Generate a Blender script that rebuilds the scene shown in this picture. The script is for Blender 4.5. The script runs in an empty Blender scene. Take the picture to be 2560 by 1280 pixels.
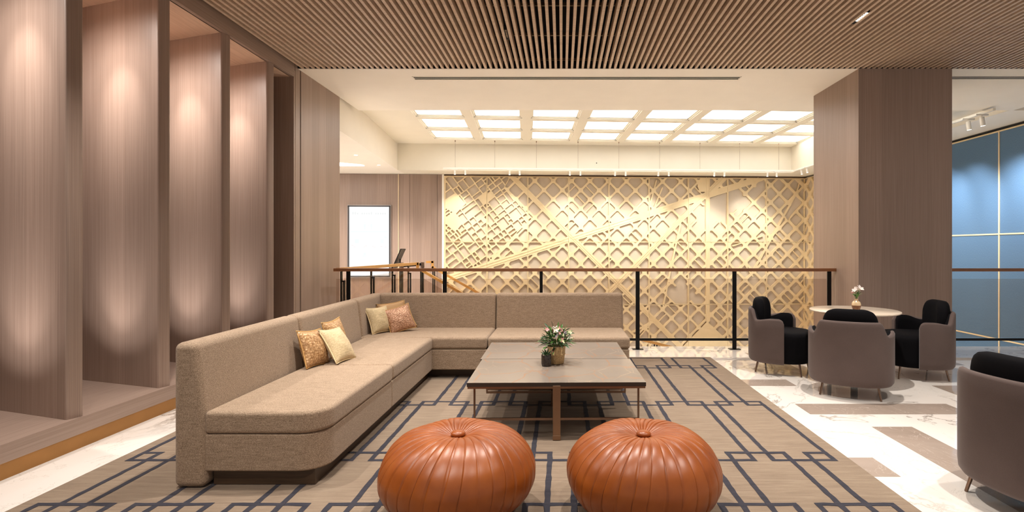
import bpy, bmesh, math, random
import numpy as np
from mathutils import Vector, Matrix

# ------------------------------------------------------------------ camera, world, exposure
SC = bpy.context.scene
COL = SC.collection
F = 1340.0            # focal length in pixels of the 2560 px wide frame
PX, PY, EYE = 1405.0, 622.0, 1.3

cam_data = bpy.data.cameras.new('camera')
cam = bpy.data.objects.new('camera', cam_data)
COL.objects.link(cam)
cam.location = (0, 0, EYE)
cam.rotation_euler = (math.radians(90), 0, 0)
cam_data.sensor_fit = 'HORIZONTAL'
cam_data.sensor_width = 36.0
cam_data.lens = F / 2560 * 36.0
cam_data.shift_x = -(PX - 1280) / 2560
cam_data.shift_y = (PY - 640) / 2560
cam_data.clip_start = 0.05
cam_data.clip_end = 200
SC.camera = cam

w = bpy.data.worlds.new('world'); SC.world = w
w.use_nodes = True
w.node_tree.nodes['Background'].inputs[0].default_value = (1.0, 0.92, 0.86, 1)
w.node_tree.nodes['Background'].inputs[1].default_value = 0.25

SC.view_settings.view_transform = 'Standard'
SC.view_settings.look = 'None'
SC.view_settings.exposure = 0.80
SC.view_settings.gamma = 1.0
SC.view_settings.use_curve_mapping = False
SC.cycles.max_bounces = 7
SC.cycles.diffuse_bounces = 4
SC.cycles.glossy_bounces = 4
SC.cycles.transparent_max_bounces = 12
SC.cycles.caustics_reflective = False
SC.cycles.caustics_refractive = False
SC.cycles.use_denoising = True
SC.cycles.sample_clamp_indirect = 6.0
SC.cycles.blur_glossy = 0.5

WARM = (1.0, 0.935, 0.86)
NEUTRAL = (1.0, 0.94, 0.87)

def spot(name, loc, target, power, angle, blend=0.6, radius=0.05, color=WARM):
    d = bpy.data.lights.new(name, 'SPOT')
    d.energy = power; d.spot_size = math.radians(angle); d.spot_blend = blend
    d.shadow_soft_size = radius; d.color = color
    o = bpy.data.objects.new(name, d); COL.objects.link(o)
    o.location = loc
    o.rotation_euler = (Vector(target) - Vector(loc)).to_track_quat('-Z', 'Y').to_euler()
    return o

def area(name, loc, target, power, sx, sy, color=WARM):
    d = bpy.data.lights.new(name, 'AREA')
    d.energy = power; d.shape = 'RECTANGLE'; d.size = sx; d.size_y = sy; d.color = color
    o = bpy.data.objects.new(name, d); COL.objects.link(o)
    o.location = loc
    o.rotation_euler = (Vector(target) - Vector(loc)).to_track_quat('-Z', 'Y').to_euler()
    return o

# downlights sitting between the ceiling slats, pointing straight down
for x, y, p in ((-2.3, 3.0, 70), (-0.9, 1.2, 40), (-0.9, 3.5, 100), (-1.2, 5.3, 90), (0.6, 1.2, 40), (0.5, 3.6, 105), (0.6, 5.6, 80),
                (2.2, 2.3, 90), (2.55, 4.75, 120), (3.4, 3.2, 50), (5.2, 3.0, 30), (3.0, 0.9, 60)):
    spot('downlight_beam', (x, y, 3.43), (x, y, 0), p * 1.6, 90, 0.75, 0.028, WARM)

# added fill lamps in the unseen lower lobby, bouncing up off the marble below
for x, y in ((-0.8, 8.6), (1.6, 8.6), (4.0, 8.6), (0.4, 10.3), (2.8, 10.3), (5.0, 10.3)):
    spot('lower_lobby_fill', (x, y, -1.6), (x, y, -3.5), 150, 130, 0.8, 0.08, NEUTRAL)
spot('front_downlight', (-1.5, 0.7, 3.43), (-1.75, 2.9, 0.4), 130, 58, 1.0, 0.05, WARM)
spot('column_fill', (0.9, 6.1, 3.42), (3.53, 6.9, 1.5), 130, 64, 1.0, 0.05, WARM)  # added fill for the column's left face, no fixture there
spot('end_wall_fill', (-1.0, 6.1, 3.42), (-3.15, 7.0, 1.6), 75, 70, 1.0, 0.05, WARM)  # added lamp to brighten the left end wall

# ------------------------------------------------------------------ helpers
def px_at(x, y, Y):
    """point of the place seen at photo pixel (x, y) when it lies at distance Y"""
    return Vector(((x - PX) * Y / F, Y, EYE - (y - PY) * Y / F))

class MB:
    def __init__(self):
        self.v = []; self.f = []; self.m = []
    def add(self, verts, faces, mi=0):
        o = len(self.v)
        self.v += [tuple(p) for p in verts]
        for f in faces:
            self.f.append(tuple(i + o for i in f)); self.m.append(mi)
    def box(self, x0, x1, y0, y1, z0, z1, mi=0):
        if x0 > x1: x0, x1 = x1, x0
        if y0 > y1: y0, y1 = y1, y0
        if z0 > z1: z0, z1 = z1, z0
        v = [(x0,y0,z0),(x1,y0,z0),(x1,y1,z0),(x0,y1,z0),(x0,y0,z1),(x1,y0,z1),(x1,y1,z1),(x0,y1,z1)]
        self.add(v, [(0,3,2,1),(4,5,6,7),(0,1,5,4),(1,2,6,5),(2,3,7,6),(3,0,4,7)], mi)
        return self
    def prism(self, poly, z0, z1, mi=0, axis='z'):
        """poly counter-clockwise in (x,y); axis y: poly in (x,z) extruded along y; axis x: poly in (y,z) extruded along x"""
        n = len(poly)
        if axis == 'z':
            P = lambda p, h: (p[0], p[1], h)
        elif axis == 'y':
            P = lambda p, h: (p[0], h, p[1])
        else:
            P = lambda p, h: (h, p[0], p[1])
        v = [P(p, z0) for p in poly] + [P(p, z1) for p in poly]
        f = [tuple(range(n))[::-1], tuple(range(n, 2*n))]
        f += [(i, (i+1) % n, n + (i+1) % n, n + i) for i in range(n)]
        self.add(v, f, mi)
        return self
    def beam(self, p0, p1, wx, wz, mi=0, up=(0,0,1)):
        """box along p0-p1, wx wide across, wz tall"""
        p0, p1 = Vector(p0), Vector(p1)
        d = (p1 - p0).normalized(); up = Vector(up)
        if abs(d.dot(up)) > 0.99: up = Vector((0, 1, 0))
        s = d.cross(up).normalized(); t = s.cross(d).normalized()
        v = []
        for p in (p0, p1):
            for a, b in ((-1,-1),(1,-1),(1,1),(-1,1)):
                v.append(p + s * (a*wx/2) + t * (b*wz/2))
        self.add(v, [(0,1,2,3),(7,6,5,4),(0,4,5,1),(1,5,6,2),(2,6,7,3),(3,7,4,0)], mi)
        return self
    def cyl(self, p0, p1, r0, r1=None, n=16, mi=0):
        r1 = r0 if r1 is None else r1
        p0, p1 = Vector(p0), Vector(p1)
        d = (p1 - p0).normalized()
        up = Vector((0,0,1)) if abs(d.z) < 0.95 else Vector((1,0,0))
        s = d.cross(up).normalized(); t = d.cross(s).normalized()
        v = []
        for p, r in ((p0, r0), (p1, r1)):
            for i in range(n):
                a = 2*math.pi*i/n
                v.append(p + s*(r*math.cos(a)) + t*(r*math.sin(a)))
        f = [(i, (i+1) % n, n+(i+1) % n, n+i) for i in range(n)] + [tuple(range(n))[::-1], tuple(range(n, 2*n))]
        self.add(v, f, mi)
        return self
    def tube(self, pts, r, n=8, mi=0, closed=False):
        pts = [Vector(p) for p in pts]; m = len(pts); v = []
        for k, p in enumerate(pts):
            if closed: d = (pts[(k+1) % m] - pts[k-1]).normalized()
            else: d = (pts[min(k+1, m-1)] - pts[max(k-1, 0)]).normalized()
            up = Vector((0,0,1)) if abs(d.z) < 0.9 else Vector((1,0,0))
            s = d.cross(up).normalized(); t = d.cross(s).normalized()
            for i in range(n):
                a = 2*math.pi*i/n
                v.append(p + s*(r*math.cos(a)) + t*(r*math.sin(a)))
        f = []
        for k in range(m if closed else m-1):
            k2 = (k+1) % m
            for i in range(n):
                f.append((k*n+i, k*n+(i+1) % n, k2*n+(i+1) % n, k2*n+i))
        if not closed:
            f += [tuple(range(n))[::-1], tuple(range((m-1)*n, m*n))]
        self.add(v, f, mi)
        return self
    def lathe(self, prof, n=40, c=(0,0), mi=0):
        v = []; f = []; rings = []
        for r, z in prof:
            if r < 1e-5:
                rings.append([len(v)]); v.append((c[0], c[1], z))
            else:
                rings.append(list(range(len(v), len(v)+n)))
                v += [(c[0]+r*math.cos(2*math.pi*i/n), c[1]+r*math.sin(2*math.pi*i/n), z) for i in range(n)]
        for a, b in zip(rings, rings[1:]):
            for i in range(n):
                j = (i+1) % n
                if len(a) == 1 and len(b) == 1: continue
                if len(a) == 1: f.append((a[0], b[j], b[i]))
                elif len(b) == 1: f.append((a[i], a[j], b[0]))
                else: f.append((a[i], a[j], b[j], b[i]))
        self.add(v, f, mi)
        return self
    def build(self, name, mats, parent=None, bevel=0, seg=3, smooth=False, angle=None, weighted=False):
        me = bpy.data.meshes.new(name)
        me.from_pydata(self.v, [], self.f)
        if not isinstance(mats, (list, tuple)): mats = [mats]
        for mt in mats: me.materials.append(mt)
        if len(mats) > 1: me.polygons.foreach_set('material_index', self.m)
        if bevel:
            bm = bmesh.new(); bm.from_mesh(me)
            bmesh.ops.recalc_face_normals(bm, faces=bm.faces)
            es = [e for e in bm.edges if len(e.link_faces) == 2 and e.calc_face_angle(0) > 0.5]
            bmesh.ops.bevel(bm, geom=es, offset=bevel, segments=seg, profile=0.5, affect='EDGES', clamp_overlap=True)
            bm.to_mesh(me); bm.free()
        if smooth or weighted or angle:
            me.polygons.foreach_set('use_smooth', [True] * len(me.polygons))
            if angle: me.set_sharp_from_angle(angle=math.radians(angle))
        me.update()
        o = bpy.data.objects.new(name, me); COL.objects.link(o)
        if parent: o.parent = parent
        if weighted:
            md = o.modifiers.new('weighted_normal', 'WEIGHTED_NORMAL'); md.keep_sharp = True
        return o

def thing(name, label, cat, loc=(0,0,0), rz=0.0, group=None):
    o = bpy.data.objects.new(name, None); COL.objects.link(o)
    o.empty_display_size = 0.1
    o.location = loc; o.rotation_euler = (0, 0, rz)
    return tag(o, label, cat, group)

def tag(o, label, cat, group=None):
    o['label'] = label; o['category'] = cat
    if group: o['group'] = group
    return o

def struct(o):
    o['kind'] = 'structure'
    return o

def dup(root, loc, rz, label=None):
    r = root.copy(); COL.objects.link(r); r.location = loc; r.rotation_euler = (0, 0, rz)
    if label: r['label'] = label
    for ch in list(root.children):
        c = ch.copy(); COL.objects.link(c); c.parent = r
        for g in list(ch.children):
            d = g.copy(); COL.objects.link(d); d.parent = c
    return r

ORD = ['first', 'second', 'third', 'fourth', 'fifth', 'sixth', 'seventh', 'eighth', 'ninth', 'tenth']

# ------------------------------------------------------------------ materials
def srgb(r, g, b):
    f = lambda c: (c/255/12.92) if c/255 <= 0.04045 else ((c/255 + 0.055)/1.055)**2.4
    return (f(r), f(g), f(b), 1)

class NT:
    def __init__(self, name):
        self.mat = bpy.data.materials.new(name); self.mat.use_nodes = True
        self.t = self.mat.node_tree; self.n = self.t.nodes
        self.p = self.n['Principled BSDF']
    def new(self, kind, **kw):
        nd = self.n.new(kind)
        for k, v in kw.items(): setattr(nd, k, v)
        return nd
    def link(self, a, b): self.t.links.new(a, b)
    def coord(self, scale=(1,1,1), rot=(0,0,0), loc=(0,0,0)):
        tc = self.new('ShaderNodeTexCoord'); mp = self.new('ShaderNodeMapping')
        mp.inputs['Scale'].default_value = scale; mp.inputs['Rotation'].default_value = rot; mp.inputs['Location'].default_value = loc
        self.link(tc.outputs['Object'], mp.inputs['Vector'])
        return mp.outputs['Vector']
    def noise(self, vec, scale=1, detail=3, rough=0.5, dist=0):
        nd = self.new('ShaderNodeTexNoise')
        nd.inputs['Scale'].default_value = scale; nd.inputs['Detail'].default_value = detail
        nd.inputs['Roughness'].default_value = rough; nd.inputs['Distortion'].default_value = dist
        self.link(vec, nd.inputs['Vector'])
        return nd.outputs['Fac']
    def ramp(self, fac, stops, interp='LINEAR'):
        nd = self.new('ShaderNodeValToRGB'); nd.color_ramp.interpolation = interp
        e = nd.color_ramp.elements
        while len(e) < len(stops): e.new(0.5)
        for el, (p, c) in zip(e, stops):
            el.position = p; el.color = c if len(c) == 4 else (*c, 1)
        self.link(fac, nd.inputs['Fac'])
        return nd.outputs['Color']
    def mix(self, fac, a, b, mode='MIX'):
        nd = self.new('ShaderNodeMix', data_type='RGBA', blend_type=mode)
        for sock, val in ((nd.inputs[0], fac), (nd.inputs[6], a), (nd.inputs[7], b)):
            if hasattr(val, 'is_linked') or hasattr(val, 'links'): self.link(val, sock)
            else: sock.default_value = val
        return nd.outputs[2]
    def math(self, op, a, b=None):
        nd = self.new('ShaderNodeMath', operation=op)
        for i, val in enumerate((a, b)):
            if val is None: continue
            if hasattr(val, 'links'): self.link(val, nd.inputs[i])
            else: nd.inputs[i].default_value = val
        return nd.outputs[0]
    def bump(self, h, strength=0.3, dist=0.005):
        nd = self.new('ShaderNodeBump')
        nd.inputs['Strength'].default_value = strength; nd.inputs['Distance'].default_value = dist
        self.link(h, nd.inputs['Height']); self.link(nd.outputs['Normal'], self.p.inputs['Normal'])
    def base(self, c):
        if hasattr(c, 'links'): self.link(c, self.p.inputs['Base Color'])
        else: self.p.inputs['Base Color'].default_value = c
    def set(self, **kw):
        for k, v in kw.items(): self.p.inputs[k.replace('_', ' ')].default_value = v

def simple(name, col, rough=0.5, metal=0.0, noise=0.0, nscale=20, spec=0.5):
    t = NT(name)
    if noise:
        n = t.noise(t.coord(), nscale, 3)
        lo = tuple(c*(1-noise) for c in col[:3]) + (1,); hi = tuple(min(1, c*(1+noise)) for c in col[:3]) + (1,)
        t.base(t.ramp(n, [(0.3, lo), (0.7, hi)]))
    else:
        t.base(col)
    t.p.inputs['Roughness'].default_value = rough; t.p.inputs['Metallic'].default_value = metal
    t.p.inputs['Specular IOR Level'].default_value = spec
    return t.mat

def wood(name, dark, mid, light, scale=(70, 70, 0.9), rough=0.42, planks=None):
    t = NT(name)
    v = t.coord(scale)
    n1 = t.noise(v, 1.0, 4, 0.6, 0.25)
    v2 = t.coord(tuple(s*3.7 for s in scale[:2]) + (scale[2]*2.5,)) if scale[2] < 10 else t.coord((scale[0]*3.7, scale[1]*2.5, scale[2]*3.7))
    n2 = t.noise(v2, 1.0, 2, 0.5)
    c = t.ramp(n1, [(0.15, dark), (0.5, mid), (0.85, light)])
    c2 = t.ramp(n2, [(0.35, (0.84, 0.82, 0.80, 1)), (0.6, (1.04, 1.04, 1.04, 1))])
    c = t.mix(0.7, c, c2, 'MULTIPLY')
    if planks:      # broad veneer leaves of slightly different tone
        vp = t.coord((planks, planks, 0.0001))
        vo = t.new('ShaderNodeTexWhiteNoise', noise_dimensions='1D')
        sx = t.new('ShaderNodeSeparateXYZ'); t.link(vp, sx.inputs[0])
        fl = t.math('FLOOR', t.math('ADD', sx.outputs[0], sx.outputs[1]))
        t.link(fl, vo.inputs['W'])
        c3 = t.ramp(vo.outputs['Value'], [(0, (0.86, 0.85, 0.84, 1)), (1, (1.06, 1.05, 1.04, 1))])
        c = t.mix(0.8, c, c3, 'MULTIPLY')
    t.base(c)
    t.set(Roughness=rough)
    t.bump(n2, 0.08, 0.002)
    return t.mat

W_D, W_M, W_L = srgb(138, 116, 104), srgb(156, 134, 121), srgb(170, 149, 136)
M_wood = wood('veneer_vertical', W_D, W_M, W_L, (110, 110, 0.8), planks=5)
M_wood_h = wood('veneer_lengthwise', W_D, W_M, W_L, (110, 0.8, 110))
M_wood_soffit = wood('veneer_soffit', srgb(214, 180, 152), srgb(226, 194, 168), srgb(234, 206, 182), (40, 1.2, 40))
M_wood_dark = wood('veneer_dark', srgb(62, 42, 36), srgb(74, 51, 43), srgb(86, 60, 50), (70, 70, 0.9))
M_wood_col = wood('veneer_column', srgb(98, 70, 58), srgb(112, 82, 68), srgb(128, 96, 80), (70, 70, 0.9), planks=4.5)
M_slat = wood('slat_wood', srgb(188, 164, 142), srgb(204, 180, 157), srgb(216, 194, 172), (0.6, 25, 25), rough=0.5)
M_rail = wood('handrail_wood', srgb(126, 80, 50), srgb(148, 98, 62), srgb(166, 114, 76), (3, 60, 60), rough=0.3)
M_rail_light = wood('stair_rail_wood', srgb(176, 122, 58), srgb(200, 146, 78), srgb(214, 164, 96), (3, 60, 60), rough=0.3)
M_plinth = wood('plinth_wood', srgb(54, 40, 28), srgb(68, 51, 36), srgb(82, 62, 46), (3, 3, 60), rough=0.4)
M_black = simple('black_metal', srgb(26, 25, 25), 0.35, 0.6)
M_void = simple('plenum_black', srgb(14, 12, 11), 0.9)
M_white = simple('ceiling_paint', srgb(244, 236, 222), 0.7, 0, 0.015, 3)
M_cream = simple('bulkhead_paint', srgb(236, 228, 210), 0.6, 0, 0.015, 3)
M_bronze = simple('bronze_metal', srgb(146, 116, 92), 0.28, 0.7, 0.05, 8)
M_bronze_leg = simple('bronze_leg', srgb(140, 116, 100), 0.25, 0.9, 0.05, 8)
M_kick = simple('bronze_kick_plate', srgb(168, 122, 70), 0.5, 0.6, 0.06, 6)
M_gold = simple('champagne_gold', srgb(238, 214, 170), 0.45, 0.12, 0.03, 8)
M_goldback = simple('gold_backing', srgb(208, 192, 170), 0.5, 0.05, 0.04, 4)
M_trim = simple('pale_metal_trim', srgb(222, 200, 168), 0.35, 0.4)
M_blackgap = simple('shadow_gap', srgb(20, 17, 15), 0.8)
M_track = simple('track_white', srgb(238, 232, 220), 0.4)

def make_marble(name, white=True):
    t = NT(name)
    v = t.coord()
    n = t.noise(v, 0.9, 7, 0.62, 1.6)
    d = t.math('ABSOLUTE', t.math('SUBTRACT', n, 0.5))
    n2 = t.noise(t.coord((1.6, 1.0, 1), (0, 0, 0.6)), 1.7, 6, 0.6, 2.2)
    d2 = t.math('ABSOLUTE', t.math('SUBTRACT', n2, 0.47))
    mask = t.noise(t.coord((1, 1, 1), (0, 0, 0), (3, 7, 0)), 0.55, 2)
    if white:
        basec = t.ramp(mask, [(0.3, srgb(242, 235, 228)), (0.7, srgb(230, 221, 213))])
        vc = t.ramp(d, [(0.0, (0.9, 0.9, 0.9, 1)), (0.018, (0, 0, 0, 1))])
        vm = t.ramp(mask, [(0.44, (0, 0, 0, 1)), (0.58, (1, 1, 1, 1))])
        f = t.mix(1.0, vc, vm, 'MULTIPLY')
        c = t.mix(f, basec, srgb(150, 140, 130))
        v2 = t.ramp(d2, [(0.0, (0.5, 0.5, 0.5, 1)), (0.008, (0, 0, 0, 1))])
        f2 = t.mix(1.0, v2, t.ramp(mask, [(0.40, (1, 1, 1, 1)), (0.52, (0, 0, 0, 1))]), 'MULTIPLY')
        c = t.mix(f2, c, srgb(172, 160, 148))
        t.set(Roughness=0.025, IOR=1.8)
    else:
        c = t.ramp(n, [(0.3, srgb(150, 134, 122)), (0.7, srgb(172, 156, 144))])
        v2 = t.ramp(d2, [(0.0, (0.6, 0.6, 0.6, 1)), (0.006, (0, 0, 0, 1))])
        c = t.mix(v2, c, srgb(206, 194, 182))
        t.set(Roughness=0.06)
    t.base(c)
    return t.mat
M_marble = make_marble('white_marble', True)
M_marble_grey = make_marble('grey_marble', False)

def make_tabletop():
    t = NT('grey_brown_marble')
    v = t.coord()
    m = t.noise(t.coord((1, 1, 1), (0, 0, 0), (1, 5, 0)), 1.8, 2)
    c = t.ramp(m, [(0.3, srgb(122, 112, 103)), (0.7, srgb(136, 125, 115))])
    def cracks(sc, rot, wob, width, off):
        cv = t.coord((sc, sc*0.55, 1), (0, 0, rot), off)
        nz = t.new('ShaderNodeTexNoise'); nz.inputs['Scale'].default_value = 2.2; nz.inputs['Detail'].default_value = 5
        t.link(cv, nz.inputs['Vector'])
        ad = t.new('ShaderNodeVectorMath', operation='MULTIPLY_ADD')
        t.link(nz.outputs['Color'], ad.inputs[0]); ad.inputs[1].default_value = (wob, wob, 0); t.link(cv, ad.inputs[2])
        vo = t.new('ShaderNodeTexVoronoi', feature='DISTANCE_TO_EDGE'); vo.inputs['Scale'].default_value = 1.0
        t.link(ad.outputs[0], vo.inputs['Vector'])
        return t.ramp(vo.outputs['Distance'], [(0, (0.9, 0.9, 0.9, 1)), (width*0.5, (0.35, 0.35, 0.35, 1)), (width, (0, 0, 0, 1))])
    m2 = t.noise(t.coord((1, 1, 1), (0, 0, 0), (9, 2, 0)), 2.6, 3)
    f1 = t.mix(1.0, cracks(3.6, 0.7, 0.35, 0.030, (0, 0, 0)), t.ramp(m2, [(0.42, (0, 0, 0, 1)), (0.54, (1, 1, 1, 1))]), 'MULTIPLY')
    c = t.mix(f1, c, srgb(150, 110, 84))
    f2 = t.mix(1.0, cracks(6.5, -0.5, 0.3, 0.034, (3, 1, 0)), t.ramp(m2, [(0.34, (0.7, 0.7, 0.7, 1)), (0.52, (0, 0, 0, 1))]), 'MULTIPLY')
    c = t.mix(f2, c, srgb(176, 150, 126))
    t.base(c); t.set(Roughness=0.22)
    return t.mat
M_tabletop = make_tabletop()
M_tabledge = simple('tabletop_edge', srgb(62, 54, 48), 0.3)

def make_tweed(name, a, b, c, sc=1.0, bump=0.5):
    t = NT(name)
    n1 = t.noise(t.coord((90*sc, 90*sc, 260*sc)), 1, 2, 0.6)
    n2 = t.noise(t.coord((260*sc, 260*sc, 70*sc), (0, 0, 0), (5, 3, 1)), 1, 2, 0.6)
    n3 = t.noise(t.coord((8*sc, 80*sc, 100*sc)), 1, 3, 0.7)
    m = t.math('MULTIPLY', t.math('ADD', n1, n2), 0.5)
    col = t.ramp(m, [(0.36, a), (0.5, b), (0.62, c)])
    col = t.mix(0.62, col, t.ramp(n3, [(0.35, (0.62, 0.58, 0.52, 1)), (0.6, (1.08, 1.06, 1.04, 1))]), 'MULTIPLY')
    t.base(col); t.set(Roughness=0.9, Specular_IOR_Level=0.2)
    t.p.inputs['Sheen Weight'].default_value = 0.12
    t.bump(m, bump, 0.006)
    return t.mat
M_tweed = make_tweed('beige_tweed', srgb(114, 96, 79), srgb(162, 140, 118), srgb(192, 170, 148), 2.2)

def make_wool(name, a, b, sheen=0.3):
    t = NT(name)
    n1 = t.noise(t.coord(), 700, 3, 0.6)
    n2 = t.noise(t.coord(), 6, 2)
    c = t.ramp(n1, [(0.15, a), (0.85, b)])
    c = t.mix(0.35, c, t.ramp(n2, [(0.35, (0.85, 0.85, 0.85, 1)), (0.65, (1.08, 1.08, 1.08, 1))]), 'MULTIPLY')
    t.base(c); t.set(Roughness=0.85, Specular_IOR_Level=0.25)
    t.p.inputs['Sheen Weight'].default_value = sheen; t.p.inputs['Sheen Roughness'].default_value = 0.4
    t.bump(n1, 0.1, 0.001)
    return t.mat
M_shell = make_wool('taupe_wool', srgb(80, 68, 64), srgb(106, 91, 87), 0.12)
M_velvet = make_wool('black_velvet', srgb(7, 6, 9), srgb(13, 12, 16), 0.0)
M_velvet.node_tree.nodes['Principled BSDF'].inputs['Specular IOR Level'].default_value = 0.12

def make_leather():
    t = NT('tan_leather')
    n = t.noise(t.coord(), 5, 4, 0.6)
    n2 = t.noise(t.coord(), 260, 3, 0.6)
    t.base(t.ramp(n, [(0.3, srgb(126, 62, 20)), (0.5, srgb(144, 73, 24)), (0.72, srgb(158, 84, 30))]))
    t.set(Roughness=0.36)
    t.bump(n2, 0.10, 0.002)
    return t.mat
M_leather = make_leather()

def make_rug(line):
    t = NT('rug_line' if line else 'rug_pile')
    n1 = t.noise(t.coord((3, 30, 1)), 1.2, 4, 0.7)
    n2 = t.noise(t.coord(), 520, 2)
    n3 = t.noise(t.coord((1, 1, 1)), 1.6, 2)
    if line:
        c = t.ramp(n1, [(0.3, srgb(40, 40, 50)), (0.7, srgb(62, 60, 68))])
    else:
        c = t.ramp(n1, [(0.28, srgb(126, 109, 93)), (0.5, srgb(140, 122, 104)), (0.72, srgb(153, 136, 117))])
        c = t.mix(0.35, c, t.ramp(n3, [(0.35, (0.86, 0.82, 0.80, 1)), (0.65, (1.08, 1.08, 1.06, 1))]), 'MULTIPLY')
    c = t.mix(0.4, c, t.ramp(n2, [(0.3, (0.72, 0.72, 0.72, 1)), (0.7, (1.15, 1.15, 1.15, 1))]), 'MULTIPLY')
    t.base(c); t.set(Roughness=0.95, Specular_IOR_Level=0.1)
    t.p.inputs['Sheen Weight'].default_value = 0.12
    t.bump(n2, 0.5, 0.006)
    return t.mat
M_rug, M_rugline = make_rug(False), make_rug(True)

def make_glass():
    t = NT('balustrade_glass')
    out = t.n['Material Output']
    tr = t.new('ShaderNodeBsdfTransparent'); tr.inputs[0].default_value = (0.90, 0.865, 0.835, 1)
    gl = t.new('ShaderNodeBsdfGlossy'); gl.inputs['Roughness'].default_value = 0.0
    fr = t.new('ShaderNodeFresnel'); fr.inputs['IOR'].default_value = 1.52
    mx = t.new('ShaderNodeMixShader')
    ge = t.new('ShaderNodeNewGeometry')
    t.link(t.math('MULTIPLY', fr.outputs[0], t.math('SUBTRACT', 1.0, ge.outputs['Backfacing'])), mx.inputs[0]); t.link(tr.outputs[0], mx.inputs[1]); t.link(gl.outputs[0], mx.inputs[2])
    t.link(mx.outputs[0], out.inputs['Surface'])
    return t.mat
M_glass = make_glass()

def emit(name, col, s):
    t = NT(name)
    t.base((0.04, 0.04, 0.04, 1))
    t.p.inputs['Emission Color'].default_value = col; t.p.inputs['Emission Strength'].default_value = s
    return t.mat
M_panel_light = emit('luminous_panel', (1.0, 0.97, 0.92, 1), 2.5)
M_lamp = emit('lamp_lens', (1.0, 0.93, 0.82, 1), 9.0)
M_screen = emit('screen_white', (0.97, 0.99, 1.0, 1), 0.60)
M_cyan = emit('screen_cyan', (0.80, 0.97, 0.99, 1), 0.57)
M_palegrey = emit('screen_grey', (0.84, 0.87, 0.88, 1), 0.53)
M_pink = emit('screen_pink', (1.0, 0.70, 0.70, 1), 0.54)
M_cove = emit('cove_light', (1.0, 0.96, 0.9, 1), 5.0)

def make_blue():
    t = NT('blue_wallcovering')
    n = t.noise(t.coord((300, 300, 40)), 1, 2)
    t.base(t.ramp(n, [(0.3, srgb(74, 104, 134)), (0.7, srgb(92, 124, 154))]))
    t.set(Roughness=0.55)
    return t.mat
M_blue = make_blue()

def make_brocade(name, a, b, c, sc=60):
    t = NT(name)
    vo = t.new('ShaderNodeTexVoronoi'); vo.inputs['Scale'].default_value = sc
    t.link(t.coord(), vo.inputs['Vector'])
    n = t.noise(t.coord(), sc*1.4, 3, 0.6, 1.5)
    c1 = t.ramp(vo.outputs['Distance'], [(0.15, c), (0.45, b), (0.75, a)])
    c1 = t.mix(0.5, c1, t.ramp(n, [(0.35, a), (0.65, c)]))
    t.base(c1); t.set(Roughness=0.38, Metallic=0.25)
    t.bump(vo.outputs['Distance'], 0.6, 0.006)
    return t.mat
M_brocade = make_brocade('gold_brocade', srgb(140, 96, 54), srgb(184, 138, 88), srgb(226, 190, 144))
M_copper = make_brocade('copper_beads', srgb(140, 92, 62), srgb(178, 128, 94), srgb(226, 186, 156), 75)
M_cream_fab = make_tweed('cream_cotton', srgb(186, 164, 124), srgb(206, 186, 148), srgb(220, 202, 168), 1.6, 0.25)
M_piping = simple('cream_piping', srgb(228, 206, 164), 0.7)
M_goldpiping = simple('gold_piping', srgb(200, 156, 96), 0.5)

# ------------------------------------------------------------------ floor
def build_floor():
    m = MB()
    EDGE = 7.14
    m.box(-6.5, 9.0, -3.0, EDGE, -0.35, 0.0, 0)                 # main slab up to the void
    m.box(-6.5, -2.62, EDGE, 12.28, -0.35, 0.0, 0)              # landing beside the void
    m.box(-3.4, -2.62, EDGE, 12.1, -3.5, -0.35, 0)
    for x0, x1, y0, y1 in ((1.0, 2.226, 5.08, 5.33), (1.95, 3.22, 4.21, 4.494), (2.26, 2.555, 2.65, 3.915), (0.9, 1.933, 3.055, 3.337),
                           (3.51, 3.80, 3.85, 5.094), (3.35, 4.60, 3.0, 3.285), (3.25, 4.50, 5.98, 6.26), (4.85, 5.14, 4.4, 5.65),
                           (4.75, 5.05, 1.9, 3.1), (2.6, 3.85, 1.95, 2.23), (5.2, 6.4, 3.9, 4.19), (1.2, 2.35, 1.8, 2.08),
                           (2.28, 2.56, 5.75, 6.7)):
        v = [(x0, y0, 0.0006), (x1, y0, 0.0006), (x1, y1, 0.0006), (x0, y1, 0.0006)]
        m.add(v, [(0, 1, 2, 3)], 1)
    o = m.build('floor', [M_marble, M_marble_grey])
    struct(o)
    low = MB().box(-3.0, 9.0, 7.2, 14, -3.7, -3.5).build('floor_lower', M_marble)
    struct(low)
build_floor()

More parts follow.
